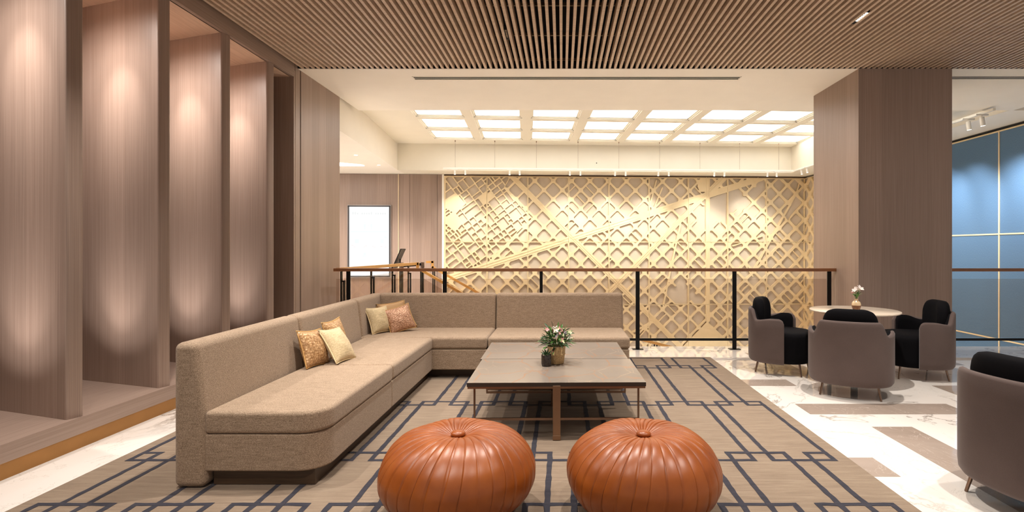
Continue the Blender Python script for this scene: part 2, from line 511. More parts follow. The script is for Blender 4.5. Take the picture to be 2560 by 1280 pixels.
# ------------------------------------------------------------------ ceiling
H = 3.446
def build_ceiling():
    m = MB(); pitch = 0.0641; n = 140
    for i in range(n):
        x = -3.10 + i*pitch
        m.box(x, x + 0.0275, -1.5, 6.384, H, H + 0.088)
    struct(m.build('ceiling_slats', M_slat))
    m = MB()
    for y in (6.36, 5.62, 4.93, 4.24, 3.55, 2.86, 2.17):
        m.box(-3.1, 6.0, y - 0.012, y + 0.012, H + 0.089, H + 0.115)
    struct(m.build('ceiling_batten', simple('batten_metal', srgb(120, 104, 84), 0.5, 0.3)))
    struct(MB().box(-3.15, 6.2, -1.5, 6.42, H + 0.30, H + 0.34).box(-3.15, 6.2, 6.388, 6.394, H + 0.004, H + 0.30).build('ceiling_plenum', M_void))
    # white plaster strip between the slats and the void
    m = MB()
    m.box(-3.15, 7.0, 6.395, 8.31, H, H + 0.34)
    m.box(6.93, 7.72, 8.31, 12.0, H, H + 0.34)
    struct(m.build('ceiling_plaster', M_white))
    # raised tray with bulkheads round it (built in the slightly turned frame of the far wall)
    TZ, BZ = 3.564, 2.99
    m = MB()
    m.box(-7.0, 7.2, 8.31, 13.0, TZ + 0.34, TZ + 0.4)
    struct(m.build('ceiling_tray', M_void))
    # far bulkhead, left bulkhead, right bulkhead
    m = MB()
    m.prism([(-3.53, 11.50), (5.10, 11.93), (5.10, 13.2), (-3.53, 13.2)], BZ, TZ + 0.3)
    struct(m.build('trim_1', M_cream))
    m = MB()
    m.prism([(-3.17, 7.60), (-3.53, 11.50), (-3.53, 13.2), (-9.0, 13.2), (-9.0, 7.05), (-3.36, 7.05), (-3.36, 7.60)], BZ, TZ + 0.3)
    struct(m.build('trim_2', M_white))
    m = MB()
    m.prism([(5.10, 8.9), (6.0, 8.9), (6.0, 13.2), (5.10, 13.2)], BZ, TZ + 0.3)
    struct(m.build('trim_3', M_cream))
    # coffers: flat tray with openings, each opening a luminous panel
    K = 0.066
    ca, sa = math.cos(math.atan(K)), math.sin(math.atan(K))
    def loc(a, b): return (a*ca - b*sa, 8.0 + a*sa + b*ca)
    px0, py0 = 0.985, 0.93
    # fit: left edge of the first column and near edge of the first row
    A0, B0 = -2.50, -0.42
    NC, NR = 9, 4
    mb = MB(); cells = []
    bw = 0.17
    xs = [A0 + i*px0 for i in range(NC + 1)]; ys = [B0 + j*py0 for j in range(NR + 1)]
    def slab(a0, a1, b0, b1, z0, z1, mesh):
        p = [loc(a0, b0), loc(a1, b0), loc(a1, b1), loc(a0, b1)]
        mesh.prism(p, z0, z1)
    ins, bt = 0.075, 0.10
    # border of the tray
    slab(-6.0, xs[0] + ins, -0.8, 5.6, TZ, TZ + 0.2, mb)
    slab(xs[-1] - ins, 8.6, -1.0, 5.6, TZ, TZ + 0.2, mb)
    slab(xs[0] + ins, xs[-1] - ins, ys[-1] - ins, 5.6, TZ, TZ + 0.2, mb)
    slab(xs[0] + ins, xs[-1] - ins, -0.9, ys[0] + ins, TZ, TZ + 0.2, mb)
    for i in range(1, NC):
        slab(xs[i] - ins, xs[i] + ins, ys[0] + ins, ys[-1] - ins, TZ - 0.002, TZ + 0.2, mb)
    for j in range(1, NR):
        slab(xs[0] + ins, xs[-1] - ins, ys[j] - ins, ys[j] + ins, TZ, TZ + 0.2, mb)
    # stepped mouldings inside each opening
    for i in range(NC):
        for j in range(NR):
            a0, a1, b0, b1 = xs[i] + ins, xs[i+1] - ins, ys[j] + ins, ys[j+1] - ins
            for d, z in ((0.0, 0.016), (0.022, 0.032)):
                e = d + 0.022
                slab(a0 + d, a1 - d, b0 + d, b0 + e, TZ + z, TZ + 0.2, mb)
                slab(a0 + d, a1 - d, b1 - e, b1 - d, TZ + z, TZ + 0.2, mb)
                slab(a0 + d, a0 + e, b0 + d, b1 - d, TZ + z, TZ + 0.2, mb)
                slab(a1 - e, a1 - d, b0 + d, b1 - d, TZ + z, TZ + 0.2, mb)
    struct(mb.build('ceiling_coffers', M_cream))
    rows = ['nearest the camera', 'second from the camera', 'third from the camera', 'next to the gold wall']
    for j in range(NR):
        for i in range(NC):
            a0, a1, b0, b1 = xs[i] + ins + 0.03, xs[i+1] - ins - 0.03, ys[j] + ins + 0.03, ys[j+1] - ins - 0.03
            mp = MB(); slab(a0, a1, b0, b1, TZ + 0.05, TZ + 0.06, mp)
            o = mp.build('luminous_ceiling_panel', M_panel_light)
            tag(o, 'glowing white coffer panel, %s from the left in the row %s' % (ORD[i], rows[j]), 'ceiling light', 'luminous panels of the coffered ceiling')
build_ceiling()

def slot_diffuser(x0, x1, y, label):
    t = thing('slot_diffuser', label, 'air vent', ((x0 + x1)/2, y, H))
    hw = (x1 - x0)/2
    m = MB()
    m.box(-hw, hw, -0.060, -0.048, -0.004, 0.01); m.box(-hw, hw, -0.006, 0.006, -0.004, 0.01); m.box(-hw, hw, 0.048, 0.060, -0.004, 0.01)
    m.box(-hw, -hw + 0.012, -0.06, 0.06, -0.004, 0.01); m.box(hw - 0.012, hw, -0.06, 0.06, -0.004, 0.01)
    m.build('frame', M_white, t)
    for s in (-1, 1):
        MB().box(-hw + 0.012, hw - 0.012, s*0.027 - 0.021, s*0.027 + 0.021, -0.001, 0.008).build('slot', M_blackgap, t)
slot_diffuser(-1.87, 2.237, 6.735, 'long double slot air vent in plaster ceiling above the sofa')
slot_diffuser(4.75, 6.9, 6.72, 'double slot air vent right of the brown column')

def linear_light(px, py, label, n, lit):
    p = px_at(px, py, 1.0); d = (H + 0.02 - EYE)/(p.z - EYE); x, y = p.x*d, d
    x = -3.10 + (round((x + 3.10 - 0.0458)/0.0641))*0.0641 + 0.0458      # middle of a gap between slats
    t = thing('recessed_downlight', label, 'ceiling light', (x, y, H + 0.004))
    MB().box(-0.0165, 0.0165, -0.10, 0.16, 0.0, 0.04).build('housing', M_void, t)
    for k in range(n):
        yy = -0.08 + k*0.032
        MB().lathe([(0, -0.004), (0.009, -0.004), (0.011, 0.0), (0.011, 0.002)], 12, (0, yy)).build('lens', M_lamp if lit else simple('lens_off', srgb(120, 104, 92), 0.2, 0.6), t)
linear_light(1265, 80, 'dark slotted downlight between ceiling slats left of centre', 6, False)
linear_light(2162, 38, 'row of small lit lenses between ceiling slats above the column', 6, True)

# ------------------------------------------------------------------ left side: fins, platform, soffit, end wall
def build_left():
    struct(MB().box(-3.20, -3.15, -1.5, 6.32, 3.324, H + 0.3).build('trim_4', M_wood_h))               # fascia
    struct(MB().box(-4.5, -3.19, -1.5, 6.32, 3.324, 3.40).build('ceiling_soffit', M_wood_soffit))
    m = MB(); m.box(-4.5, -3.14, -1.5, 6.32, 0.0935, 0.2)
    struct(m.build('floor_platform', M_wood_h))
    struct(MB().box(-4.5, -3.143, -1.5, 6.32, 0.0, 0.0935).build('baseboard_left', M_kick))
    struct(MB().box(-4.6, -4.42, -1.5, 6.5, 0, H).build('wall_left', M_wood))
    struct(MB().box(-4.5, -3.153, 6.30, 6.34, 0.0, 3.40).build('wall_recess', M_wood))
    m = MB(); m.box(-3.35, -3.15, 6.335, 6.445, 0, H + 0.1); m.box(-3.35, -3.175, 6.44, 6.475, 0, H + 0.1, 1); m.box(-3.35, -3.148, 6.465, 7.59, 0, H + 0.02)
    struct(m.build('wall_end', [M_wood, M_blackgap]))
    names = ['tall wood fin nearest the camera at the left edge', 'second tall wood fin from the camera, behind the nearest one',
             'third tall wood fin, behind the near end of sofa', 'farthest tall wood fin, beside the dark recess']
    ux, uy = -0.951, 0.309            # along the face, away from the front edge
    nx, ny = 0.309, 0.951             # through the thickness, away from the camera
    for i, y in enumerate((3.44, 4.225, 5.01, 5.78)):
        a = Vector((-3.183, y))
        L, T, r = 1.24, 0.098, 0.016
        pts = []
        corners = [a, a + Vector((nx, ny))*T, a + Vector((nx, ny))*T + Vector((ux, uy))*(L - 0.0), a + Vector((ux, uy))*L]
        def rnd(c, p, q, n=5):
            d1, d2 = (p - c).normalized(), (q - c).normalized()
            s, e, ctr = c + d1*r, c + d2*r, c + (d1 + d2)*r
            out = []
            for k in range(n + 1):
                tt = k/n*math.pi/2
                out.append(ctr - d2*r*math.cos(tt) - d1*r*math.sin(tt))
            return out
        pts += rnd(corners[0], corners[3], corners[1]); pts += rnd(corners[1], corners[0], corners[2])
        pts += [corners[2], corners[3]]
        m = MB(); m.prism([tuple(p) for p in pts], 0.2005, 3.3235)
        o = m.build('timber_fin', M_wood, angle=30)
        tag(o, names[i], 'wall fin', 'tall wood fins along the left wall')
        # downlights recessed in the soffit in front of each fin, grazing its face, with an added fill
        c = a + Vector((ux, uy))*0.40 - Vector((nx, ny))*0.58
        g = a + Vector((ux, uy))*0.40
        spot('fin_fill', (c.x, c.y, 3.31), (c.x, c.y, 0), 72, 168, 1.0, 0.06, (1.0, 0.93, 0.87))
        spot('fin_beam_wide', (c.x, c.y, 3.31), (g.x, g.y, 2.2), 22, 80, 1.0, 0.06, (1.0, 0.93, 0.87))
        spot('fin_beam', (c.x, c.y, 3.31), (g.x, g.y, 2.42), 66, 36, 1.0, 0.05, (1.0, 0.93, 0.87))
        spot('fin_uplight', (c.x, c.y, 0.215), (g.x, g.y, 0.98), 24, 42, 1.0, 0.05, (1.0, 0.93, 0.88))
        spot('fin_uplight_wide', (c.x, c.y, 0.215), (g.x, g.y, 1.2), 20, 85, 1.0, 0.05, (1.0, 0.93, 0.88))
build_left()

# column
def build_column():
    x0, x1, y0, y1 = 3.535, 4.65, 6.39, 7.53
    m = MB()
    m.box(x0, x1, y0, y1, 0, H + 0.02, 0)
    o = m.build('column', [M_wood])
    struct(o)
build_column()

# ------------------------------------------------------------------ far wall with the gold relief
WK = 0.05; WY = 12.3; WS = math.sqrt(1 + WK*WK)
def px2wall(x, y):
    u = (x - PX)/F; Y = WY/(1 - WK*u)
    return (u*Y*WS, EYE - (y - PY)*Y/F)
def wall_frame(o):
    o.location = (0, WY, 0); o.rotation_euler = (0, 0, math.atan(WK)); return o

def seg_dist(U, V, p, q, infinite=False):
    px, py = p; dx, dy = q[0]-px, q[1]-py; L = math.hypot(dx, dy); dx /= L; dy /= L
    t = (U - px)*dx + (V - py)*dy
    if not infinite: t = np.clip(t, 0, L)
    return np.hypot(U - px - t*dx, V - py - t*dy)

def poly_sdf(U, V, poly):
    """positive inside a convex or simple polygon"""
    n = len(poly); d = np.full(U.shape, 1e9); inside = np.zeros(U.shape, bool)
    for i in range(n):
        p, q = poly[i], poly[(i+1) % n]
        d = np.minimum(d, seg_dist(U, V, p, q))
        c = ((p[1] > V) != (q[1] > V))
        with np.errstate(divide='ignore', invalid='ignore'):
            xi = (q[0]-p[0])*(V - p[1])/((q[1]-p[1]) if q[1] != p[1] else 1e-9) + p[0]
        inside ^= (c & (U < xi))
    return np.where(inside, d, -d)

rng = random.Random(11)
FINE_CELLS = []
def bsp(a0, a1, b0, b1, depth):
    w_, h_ = a1 - a0, b1 - b0
    big = max(w_, h_)
    if min(w_, h_) < 0.05: return
    if big < 0.17 or (big < 0.32 and rng.random() < 0.30) or depth > 10:
        if rng.random() < 0.05: return
        FINE_CELLS.append((a0, a1, b0, b1)); return
    t = rng.uniform(0.3, 0.7)
    if w_ > h_*rng.uniform(0.6, 1.5): 
        bsp(a0, a0 + w_*t, b0, b1, depth+1); bsp(a0 + w_*t, a1, b0, b1, depth+1)
    else:
        bsp(a0, a1, b0, b0 + h_*t, depth+1); bsp(a0, a1, b0 + h_*t, b1, depth+1)
bsp(-3.6, 1.6, -3.2, 2.8, 0)      # in turned coordinates about the fine zone

P = px2wall
FINE_ZONE = [P(1105, 430), P(1283, 430), P(1262, 470), P(1332, 548), P(1300, 575), P(1240, 640), P(1205, 672), P(1105, 708)]
NODE_L = P(1474.4, 453.4); NODE_R = P(1946, 485)
BANDS = [(P(1000, 734), P(1900, 446), 0.072), (P(1278, 440), P(1700, 866), 0.058), (P(1810, 440), P(1440, 812), 0.056), (P(1768, 430), P(1768, 800), 0.050)]
BIG_HOLES = [[P(1666, 738), P(1703, 700), P(1741, 738), P(1716, 760), P(1690, 760)],
             [P(1772, 545), P(1772, 486), P(1840, 470), P(1873, 508), P(1850, 532), P(1838, 520), P(1800, 556)],
             [P(1742, 556), P(1742, 530), P(1750, 514), P(1764, 514), P(1764, 578)],
             [P(1960, 540), P(1988, 492), P(2003, 508), P(1975, 540), P(1968, 552)],
             [P(1868, 486), P(1905, 452), P(1914, 460), P(1912, 474), P(1884, 502)]]
SOLIDS = [[P(1767, 803), P(1700, 872), P(1640, 960), P(1890, 960), P(1840, 872)],
          [P(1113, 500), P(1140, 482), P(1165, 510), P(1140, 535), P(1113, 520)],
          [P(1115, 545), P(1135, 528), P(1160, 556), P(1138, 580), P(1116, 560)],
          [P(1750, 442), P(1768, 442), P(1768, 480), P(1748, 480), P(1742, 466)]]
EXTRA = [(P(1640, 452), P(1622, 520), 0.03), (P(1655, 470), P(1634, 520), 0.03), (P(1985, 490), P(1880, 680), 0.045), (P(1700, 560), P(1672, 690), 0.04),
         (P(1672, 690), P(1656, 772), 0.035), (P(1880, 690), P(1860, 660), 0.03), (P(2000, 445), P(1990, 480), 0.03), (P(1985, 445), P(2008, 470), 0.03),
         (P(1580, 830), P(1640, 800), 0.04), (P(1590, 850), P(1625, 810), 0.03), (P(1640, 840), P(1620, 870), 0.03), (P(1905, 590), P(1830, 615), 0.02)]

def lattice(U, V, node, p, w_, g, seed):
    s = p/math.sqrt(2); r2 = math.sqrt(2)
    a = ((U - node[0]) + (V - node[1]))/r2; b = ((U - node[0]) - (V - node[1]))/r2
    ia, ib = np.floor(a/s), np.floor(b/s)
    fa, fb = a - ia*s, b - ib*s
    da, db = np.minimum(fa, s - fa), np.minimum(fb, s - fb)
    S = np.maximum(w_/2 - da, w_/2 - db)
    # gussets: axis-aligned squares on the crossings
    ra, rb = a - np.round(a/s)*s, b - np.round(b/s)*s
    du, dv = np.abs(ra + rb)/r2, np.abs(ra - rb)/r2
    S = np.maximum(S, g - np.maximum(du, dv))
    h = np.mod(np.sin(ia*12.9898 + ib*78.233 + seed)*43758.5453, 1.0)
    S = np.maximum(S, np.where(h < 0.09, 0.011 - np.abs(fa - s*0.5), -1))
    S = np.maximum(S, np.where((h >= 0.09) & (h < 0.17), 0.011 - np.abs(fb - s*0.45), -1))
    return S

def relief_field(U, V):
    S = lattice(U, V, NODE_L, 0.421, 0.045, 0.053, 1.0)
    SR = lattice(U, V, NODE_R, 0.402, 0.052, 0.057, 2.0)
    c = P(1768, 600)[0]
    S = np.where(U > c, SR, S)
    fz = poly_sdf(U, V, FINE_ZONE)
    if (fz > -0.1).any():
        r2 = math.sqrt(2); o = P(1220, 560); ang = math.radians(-8)
        dU, dV = U - o[0], V - o[1]
        A = (dU*math.cos(math.pi/4 + ang) + dV*math.sin(math.pi/4 + ang)); B = (-dU*math.sin(math.pi/4 + ang) + dV*math.cos(math.pi/4 + ang))
        M = np.full(U.shape, 1.0)
        for (a0, a1, b0, b1) in FINE_CELLS:
            hw = 0.013
            h = np.minimum((a1 - a0)/2 - hw - np.abs(A - (a0 + a1)/2), (b1 - b0)/2 - hw - np.abs(B - (b0 + b1)/2))
            M = np.minimum(M, -h)
        S = np.where(fz > 0, np.maximum(M, 0.02 - fz), S)
    for hp in BIG_HOLES: S = np.minimum(S, -poly_sdf(U, V, hp))
    for p, q, hw in BANDS: S = np.maximum(S, hw - seg_dist(U, V, p, q))
    for sp in SOLIDS: S = np.maximum(S, poly_sdf(U, V, sp))
    for p, q, wd in EXTRA: S = np.maximum(S, wd/2 - seg_dist(U, V, p, q))
    return S

def contour_mesh(u0, u1, v0, v1, step, field, depth, rim=0.014):
    """solid plate (front at y=0, back at y=depth) cut by a scalar field: marching squares with side walls"""
    nx = max(2, int(round((u1-u0)/step))); ny = max(2, int(round((v1-v0)/step)))
    us = np.linspace(u0, u1, nx+1); vs = np.linspace(v0, v1, ny+1)
    U, V = np.meshgrid(us, vs, indexing='ij')
    S = field(U, V)
    S = np.maximum(S, rim - np.minimum(U - u0, u1 - U))
    S = np.maximum(S, 0.009 - np.minimum(V - v0, v1 - V))
    S = np.where(np.abs(S) < 1e-6, 1e-6, S)
    ins = S > 0
    verts = []; faces = []; cid = {}; eid = {}
    def corner(i, j):
        k = (i, j)
        if k not in cid: cid[k] = len(verts); verts.append((us[i], 0.0, vs[j]))
        return cid[k]
    def edge(i, j, i2, j2):
        k = (i, j, i2, j2) if (i, j) < (i2, j2) else (i2, j2, i, j)
        if k not in eid:
            a, b = S[k[0], k[1]], S[k[2], k[3]]
            t = min(0.95, max(0.05, a/(a-b)))
            eid[k] = len(verts)
            verts.append((us[k[0]]*(1-t) + us[k[2]]*t, 0.0, vs[k[1]]*(1-t) + vs[k[3]]*t))
        return eid[k]
    walls = []
    for j in range(ny):
        run = None
        for i in range(nx + 1):
            full = i < nx and ins[i, j] and ins[i+1, j] and ins[i+1, j+1] and ins[i, j+1]
            if full:
                if run is None: run = i
                continue
            if run is not None:
                faces.append((corner(run, j), corner(i, j), corner(i, j+1), corner(run, j+1))); run = None
            if i == nx: break
            cs = [(i, j), (i+1, j), (i+1, j+1), (i, j+1)]
            fl = [ins[c] for c in cs]
            if not any(fl): continue
            poly = []
            for k in range(4):
                c, d = cs[k], cs[(k+1) % 4]
                if fl[k]: poly.append((corner(*c), False))
                if fl[k] != fl[(k+1) % 4]: poly.append((edge(*c, *d), True))
            if len(poly) >= 3:
                faces.append(tuple(p[0] for p in poly))
                # a side wall wherever the outline leaves material
                ks = [k for k in range(4) if fl[k] and not fl[(k+1) % 4]]
                for k in ks:
                    e1 = edge(*cs[k], *cs[(k+1) % 4])
                    kk = (k+1) % 4
                    while not fl[(kk+1) % 4]: kk = (kk+1) % 4
                    e2 = edge(*cs[kk], *cs[(kk+1) % 4])
                    walls.append((e1, e2))
    n = len(verts)
    back = {}
    def bk(i):
        if i not in back: back[i] = len(verts); verts.append((verts[i][0], depth, verts[i][2]))
        return back[i]
    for a, b in walls: faces.append((b, a, bk(a), bk(b)))
    # outer rim of the plate
    for (p, q) in (((u0, v0), (u1, v0)), ((u1, v0), (u1, v1)), ((u1, v1), (u0, v1)), ((u0, v1), (u0, v0))):
        o = len(verts); verts += [(p[0], 0, p[1]), (q[0], 0, q[1]), (q[0], depth, q[1]), (p[0], depth, p[1])]
        faces.append((o+1, o, o+3, o+2))
    return verts, faces

def build_relief():
    DEP = 0.042
    root = thing('relief_wall', 'gold city-map relief wall of diamond lattice panels behind the railing', 'wall panel')
    wall_frame(root)
    seams = [P(x, 600)[0] for x in (1113, 1217.7, 1319.7, 1421.2, 1522, 1622, 1720, 1818, 1914.6, 2011)]
    zs = [2.940, 1.456, 0.01, -1.44]
    for i in range(9):
        for j in range(3):
            v, f = contour_mesh(seams[i] + 0.002, seams[i+1] - 0.002, zs[j+1] + 0.0025, zs[j] - 0.0025, 0.013, relief_field, DEP)
            m = MB(); m.add(v, f)
            o = m.build('relief_panel', M_gold, root)
            o.location = (0, -DEP - 0.002, 0)
    MB().box(seams[0], seams[-1] + 0.06, 0.0, 0.04, -3.5, 2.940).build('backing_panel', M_goldback, root)
    # slim raised ribs along the main streets
    for (p, q, hw), offs in zip(BANDS, ((-0.03, 0.03), (-0.022, 0.022), (-0.022, 0.022), (-0.028, 0.028))):
        m = MB(); d = Vector((q[0]-p[0], 0, q[1]-p[1])).normalized(); nrm = Vector((-d.z, 0, d.x))
        for of in offs:
            a = Vector((p[0], -DEP - 0.004, p[1])) + nrm*of; b = Vector((q[0], -DEP - 0.004, q[1])) + nrm*of
            # trim to the wall
            def cut(a, b):
                for lim, ax, sgn in ((seams[0], 0, 1), (seams[-1], 0, -1), (2.96, 2, -1)):
                    ina, inb = (a[ax] - lim)*sgn >= 0, (b[ax] - lim)*sgn >= 0
                    if not ina and inb: a = a + (b - a)*((lim - a[ax])/(b[ax] - a[ax]))
                    if not inb and ina: b = a + (b - a)*((lim - a[ax])/(b[ax] - a[ax]))
                return a, b
            a, b = cut(a, b)
            m.beam(a, b, 0.008, 0.010, up=(0, 1, 0))
        m.build('street_rib', M_gold, root)
    MB().box(seams[0] - 0.02, seams[0], -DEP - 0.004, 0.04, -3.5, 2.952).box(seams[0], seams[-1], -DEP - 0.004, 0.0, 2.941, 2.952).build('frame', M_gold, root)
    # the short return on the right
    p = P(2012, 600); c = Vector((p[0]/WS, WY + WK*p[0]/WS))
    root2 = thing('relief_wall', 'short gold lattice return at the right corner beside the column', 'wall panel', (c.x, c.y, 0), math.radians(-86.6))
    def f2(U, V): 
        return lattice(U, V, (0.10, 2.35), 0.402, 0.058, 0.068, 5.0)
    for j in range(3):
        v, f = contour_mesh(0.003, 0.80, zs[j+1] + 0.0025, zs[j] - 0.0025, 0.013, f2, DEP)
        m = MB(); m.add(v, f)
        o = m.build('relief_panel', M_gold, root2); o.location = (0, -DEP - 0.002, 0)
    MB().box(0.0, 0.85, 0.0, 0.04, -3.5, 2.965).build('backing_panel', M_goldback, root2)
    # plain wall behind it, wood wall to the left of the gold
    o = MB().box(seams[0] - 8, seams[-1] + 2.2, 0.06, 0.16, -3.5, 3.9).build('wall_back', M_cream); wall_frame(o); struct(o)
    s1 = P(1107, 600)[0]
    m = MB()
    xs = [P(851, 600)[0] - 4, P(995.5, 600)[0], P(998.5, 600)[0], P(1025, 600)[0], P(1094, 600)[0], s1 - 0.01]
    m.box(xs[0], xs[1], -0.02, 0.05, -0.4, 2.985); m.box(xs[2], xs[3] - 0.003, -0.02, 0.05, -0.4, 2.985)
    m.box(xs[3] + 0.003, xs[4] - 0.003, -0.02, 0.05, -0.4, 2.985); m.box(xs[4] + 0.003, xs[5], -0.02, 0.05, -3.5, 2.985)
    m.box(xs[1] + 0.003, xs[2] - 0.003, -0.032, 0.05, -0.4, 2.985, 1)
    m.box(s1 - 0.01, seams[0] - 0.022, -0.05, 0.05, -3.5, 2.985, 2)
    m.box(xs[0], xs[5], 0.02, 0.055, -3.5, 2.985, 3)
    o = m.build('wall_far_left', [M_wood, M_trim, M_white, M_blackgap]); wall_frame(o); struct(o)
    # dark shadow joint above the gold
    o = MB().box(s1, seams[-1] + 0.05, -0.01, 0.05, 2.953, 2.992).build('trim_5', simple('brown_joint', srgb(112, 86, 62), 0.6)); wall_frame(o); struct(o)
    # right return continues hidden behind the column, then the blue wall
    struct(MB().box(5.75, 7.74, 11.62, 11.7, -3.5, H + 0.2).build('wall_right_far', M_cream))
    c2 = c + Vector((math.cos(math.radians(-86.6)), math.sin(math.radians(-86.6))))*1.0
    m = MB(); m.prism([(c.x + 0.06, c.y), (c.x + 0.16, c.y), (c2.x + 0.16, 11.62), (c2.x + 0.06, 11.62)], -3.5, 3.5)
    struct(m.build('wall_return', M_cream))
build_relief()

def build_blue():
    X = 7.72
    struct(MB().box(X + 0.02, X + 0.12, 5.5, 11.65, -3.5, H).build('wall_right', M_cream))
    t = thing('wall_panelling', 'blue upholstered wall panels with gold strips right of the column', 'wall panel', (X, 9.0, 0))
    vs = [5.6, 7.62, 9.46, 11.3]
    hs = [-2.4, -0.30, 1.56, 3.375]
    for a, b in zip(vs, vs[1:]):
        for c, d in zip(hs, hs[1:]):
            MB().box(0.0, 0.02, a - 9.0 + 0.012, b - 9.0 - 0.012, c + 0.012, d - 0.012).build('panel', M_blue, t)
    for y in vs: MB().box(-0.012, 0.02, y - 9.0 - 0.012, y - 9.0 + 0.012, hs[0], hs[-1]).build('gold_strip', M_gold, t)
    for z in hs: MB().box(-0.010, 0.02, vs[0] - 9.0, vs[-1] - 9.0, z - 0.012, z + 0.012).build('gold_strip', M_gold, t)
    struct(MB().box(X - 0.01, X + 0.02, 5.5, 11.6, 3.40, 3.43).build('trim_6', M_blackgap))
build_blue()

# ------------------------------------------------------------------ track lights
def head(parent, x, y, z, tx, ty, tz, power, ang, lit=True, scale=1.0, color=WARM):
    """cylinder spotlight hanging from the track, aimed at the target"""
    p = Vector((x, y, z)); d = (Vector((tx, ty, tz)) - p).normalized()
    d2 = (d + Vector((0, 0, -2.0))).normalized()
    h = MB()
    h.box(x - 0.085*scale, x + 0.085*scale, y - 0.016, y + 0.016, z + 0.055*scale, z + 0.075*scale)
    h.cyl((x, y, z + 0.055*scale), (x, y, z + 0.03*scale), 0.008, n=8)
    h.cyl(p + Vector((0, 0, 0.035*scale)), p + d2*0.085*scale, 0.029*scale, n=18)
    o = h.build('lamp_head', M_track, parent, angle=40)
    l = MB().cyl(p + d2*0.0852*scale, p + d2*0.0875*scale, 0.024*scale, n=18).build('lens', M_lamp, o)
    return p + d2*0.095*scale

def build_tracks():
    TY = 11.30; TZ = 2.985
    t = thing('track_light', 'long white suspended track with spotlights above the gold wall', 'track light')
    k = WK
    yy = lambda x: TY + k*x
    a, b = px_at(1110, 0, 1), px_at(2010, 0, 1)
    def X_at(px, Y0): 
        u = (px - PX)/F; return u*Y0/(1 - k*u)
    x0, x1 = X_at(1108, TY), X_at(1985, TY)
    MB().beam((x0, yy(x0), TZ - 0.005), (x1, yy(x1), TZ - 0.005), 0.034, 0.034).beam((x1, yy(x1), TZ - 0.005), (x1 + 0.02, yy(x1) - 1.2, TZ - 0.005), 0.034, 0.034).build('track', M_track, t)
    for px in (1138, 1237, 1341, 1445, 1547, 1649, 1750, 1849, 1947):
        x = X_at(px, TY)
        MB().cyl((x, yy(x), TZ), (x, yy(x), 3.562), 0.0022, n=6).cyl((x, yy(x), 3.535), (x, yy(x), 3.564), 0.010, n=8).build('suspension_wire', M_bronze_leg, t)
    for i, px in enumerate((1137, 1163, 1274, 1299, 1425, 1451, 1538, 1564, 1646, 1672, 1786, 1811, 1919, 1942)):
        x = X_at(px, TY); y = yy(x)
        s = -1 if i % 2 == 0 else 1
        tgt = (x + s*0.12, WY + k*x, 0.9 if i % 2 else 1.75)
        e = head(t, x, y, TZ - 0.072, tgt[0], tgt[1], tgt[2], 0, 0, scale=0.68)
        spot('wall_washer', (e.x, e.y, e.z - 0.01), tgt, 52, 66, 1.0, 0.03, (1.0, 0.95, 0.86))
    x = x1
    for dy in (-0.35, -0.6):
        tgt = (x + 1.0, yy(x) + dy, 1.9)
        e = head(t, x, yy(x) + dy, TZ - 0.072, *tgt, 0, 0, scale=0.68)
        spot('wall_washer', (e.x, e.y, e.z - 0.01), tgt, 40, 80, 1.0, 0.03, (1.0, 0.91, 0.76))
    t2 = thing('track_light', 'white track with two spotlights right of the column', 'track light')
    X = 6.50; Z = 3.40
    MB().box(X - 0.02, X + 0.02, 8.06, 11.4, Z - 0.02, Z + 0.02).cyl((X, 8.2, Z), (X, 8.2, 3.445), 0.006, n=8).build('track', M_track, t2)
    for y in (8.30, 8.58, 9.6, 10.3):
        h = head(t2, X, y, Z - 0.10, 7.72, y + 0.15, 1.8, 0, 0, scale=1.15)
        spot('wall_washer', (h.x, h.y, h.z - 0.02), (7.72, y + 0.5, 2.0), 120, 66, 1.0, 0.02, (0.95, 0.97, 1.0))
    # downlights in the low ceiling left of the bulkhead
    for i, (px, py) in enumerate(((890, 388), (947, 413))):
        p = px_at(px, py, 1.0); s = (2.988 - EYE)/(p.z - EYE); x, y = p.x*s, s
        d = thing('recessed_downlight', ['left recessed downlight in the low white ceiling over the landing', 'right recessed downlight in the low white ceiling over the landing'][i], 'ceiling light', (x, y, 2.99))
        MB().lathe([(0.030, -0.001), (0.045, -0.004), (0.048, 0.0)], 24).build('ring', M_track, d)
        MB().lathe([(0, -0.0015), (0.030, -0.0015)], 24).build('lens', M_lamp, d)
        spot('landing_beam', (x, y, 2.975), (x, y, 0), 130, 110, 0.8, 0.04, NEUTRAL)
    for x, y in ((-4.6, 9.0), (-4.4, 10.6), (-3.7, 8.6)):
        spot('landing_beam', (x, y, 2.975), (x, y + 0.6, 0), 160, 120, 0.8, 0.05, NEUTRAL)
    # lit cove further left
    m = MB(); a, b, c, d = (-5.6, 9.6), (-4.02, 10.75), (-4.02, 10.9), (-5.6, 10.9)
    m.prism([a, b, c, d], 2.984, 2.989)
    tag(m.build('ceiling_light_panel', M_cove), 'bright triangular light recess in the low ceiling behind the wood wall', 'ceiling light')
build_tracks()

def build_sensor():
    p = px_at(1489, 410, 11.735)
    t = thing('ceiling_sensor', 'small dark-faced sensor on the cream bulkhead above the gold wall', 'sensor', (p.x, 11.735, p.z))
    MB().box(-0.045, 0.045, -0.012, 0.012, -0.045, 0.045).build('housing', M_cream, t, bevel=0.006, seg=2)
    MB().box(-0.032, 0.032, -0.022, -0.010, 0.004, 0.030).build('lens', M_blackgap, t, bevel=0.004, seg=2)
build_sensor()

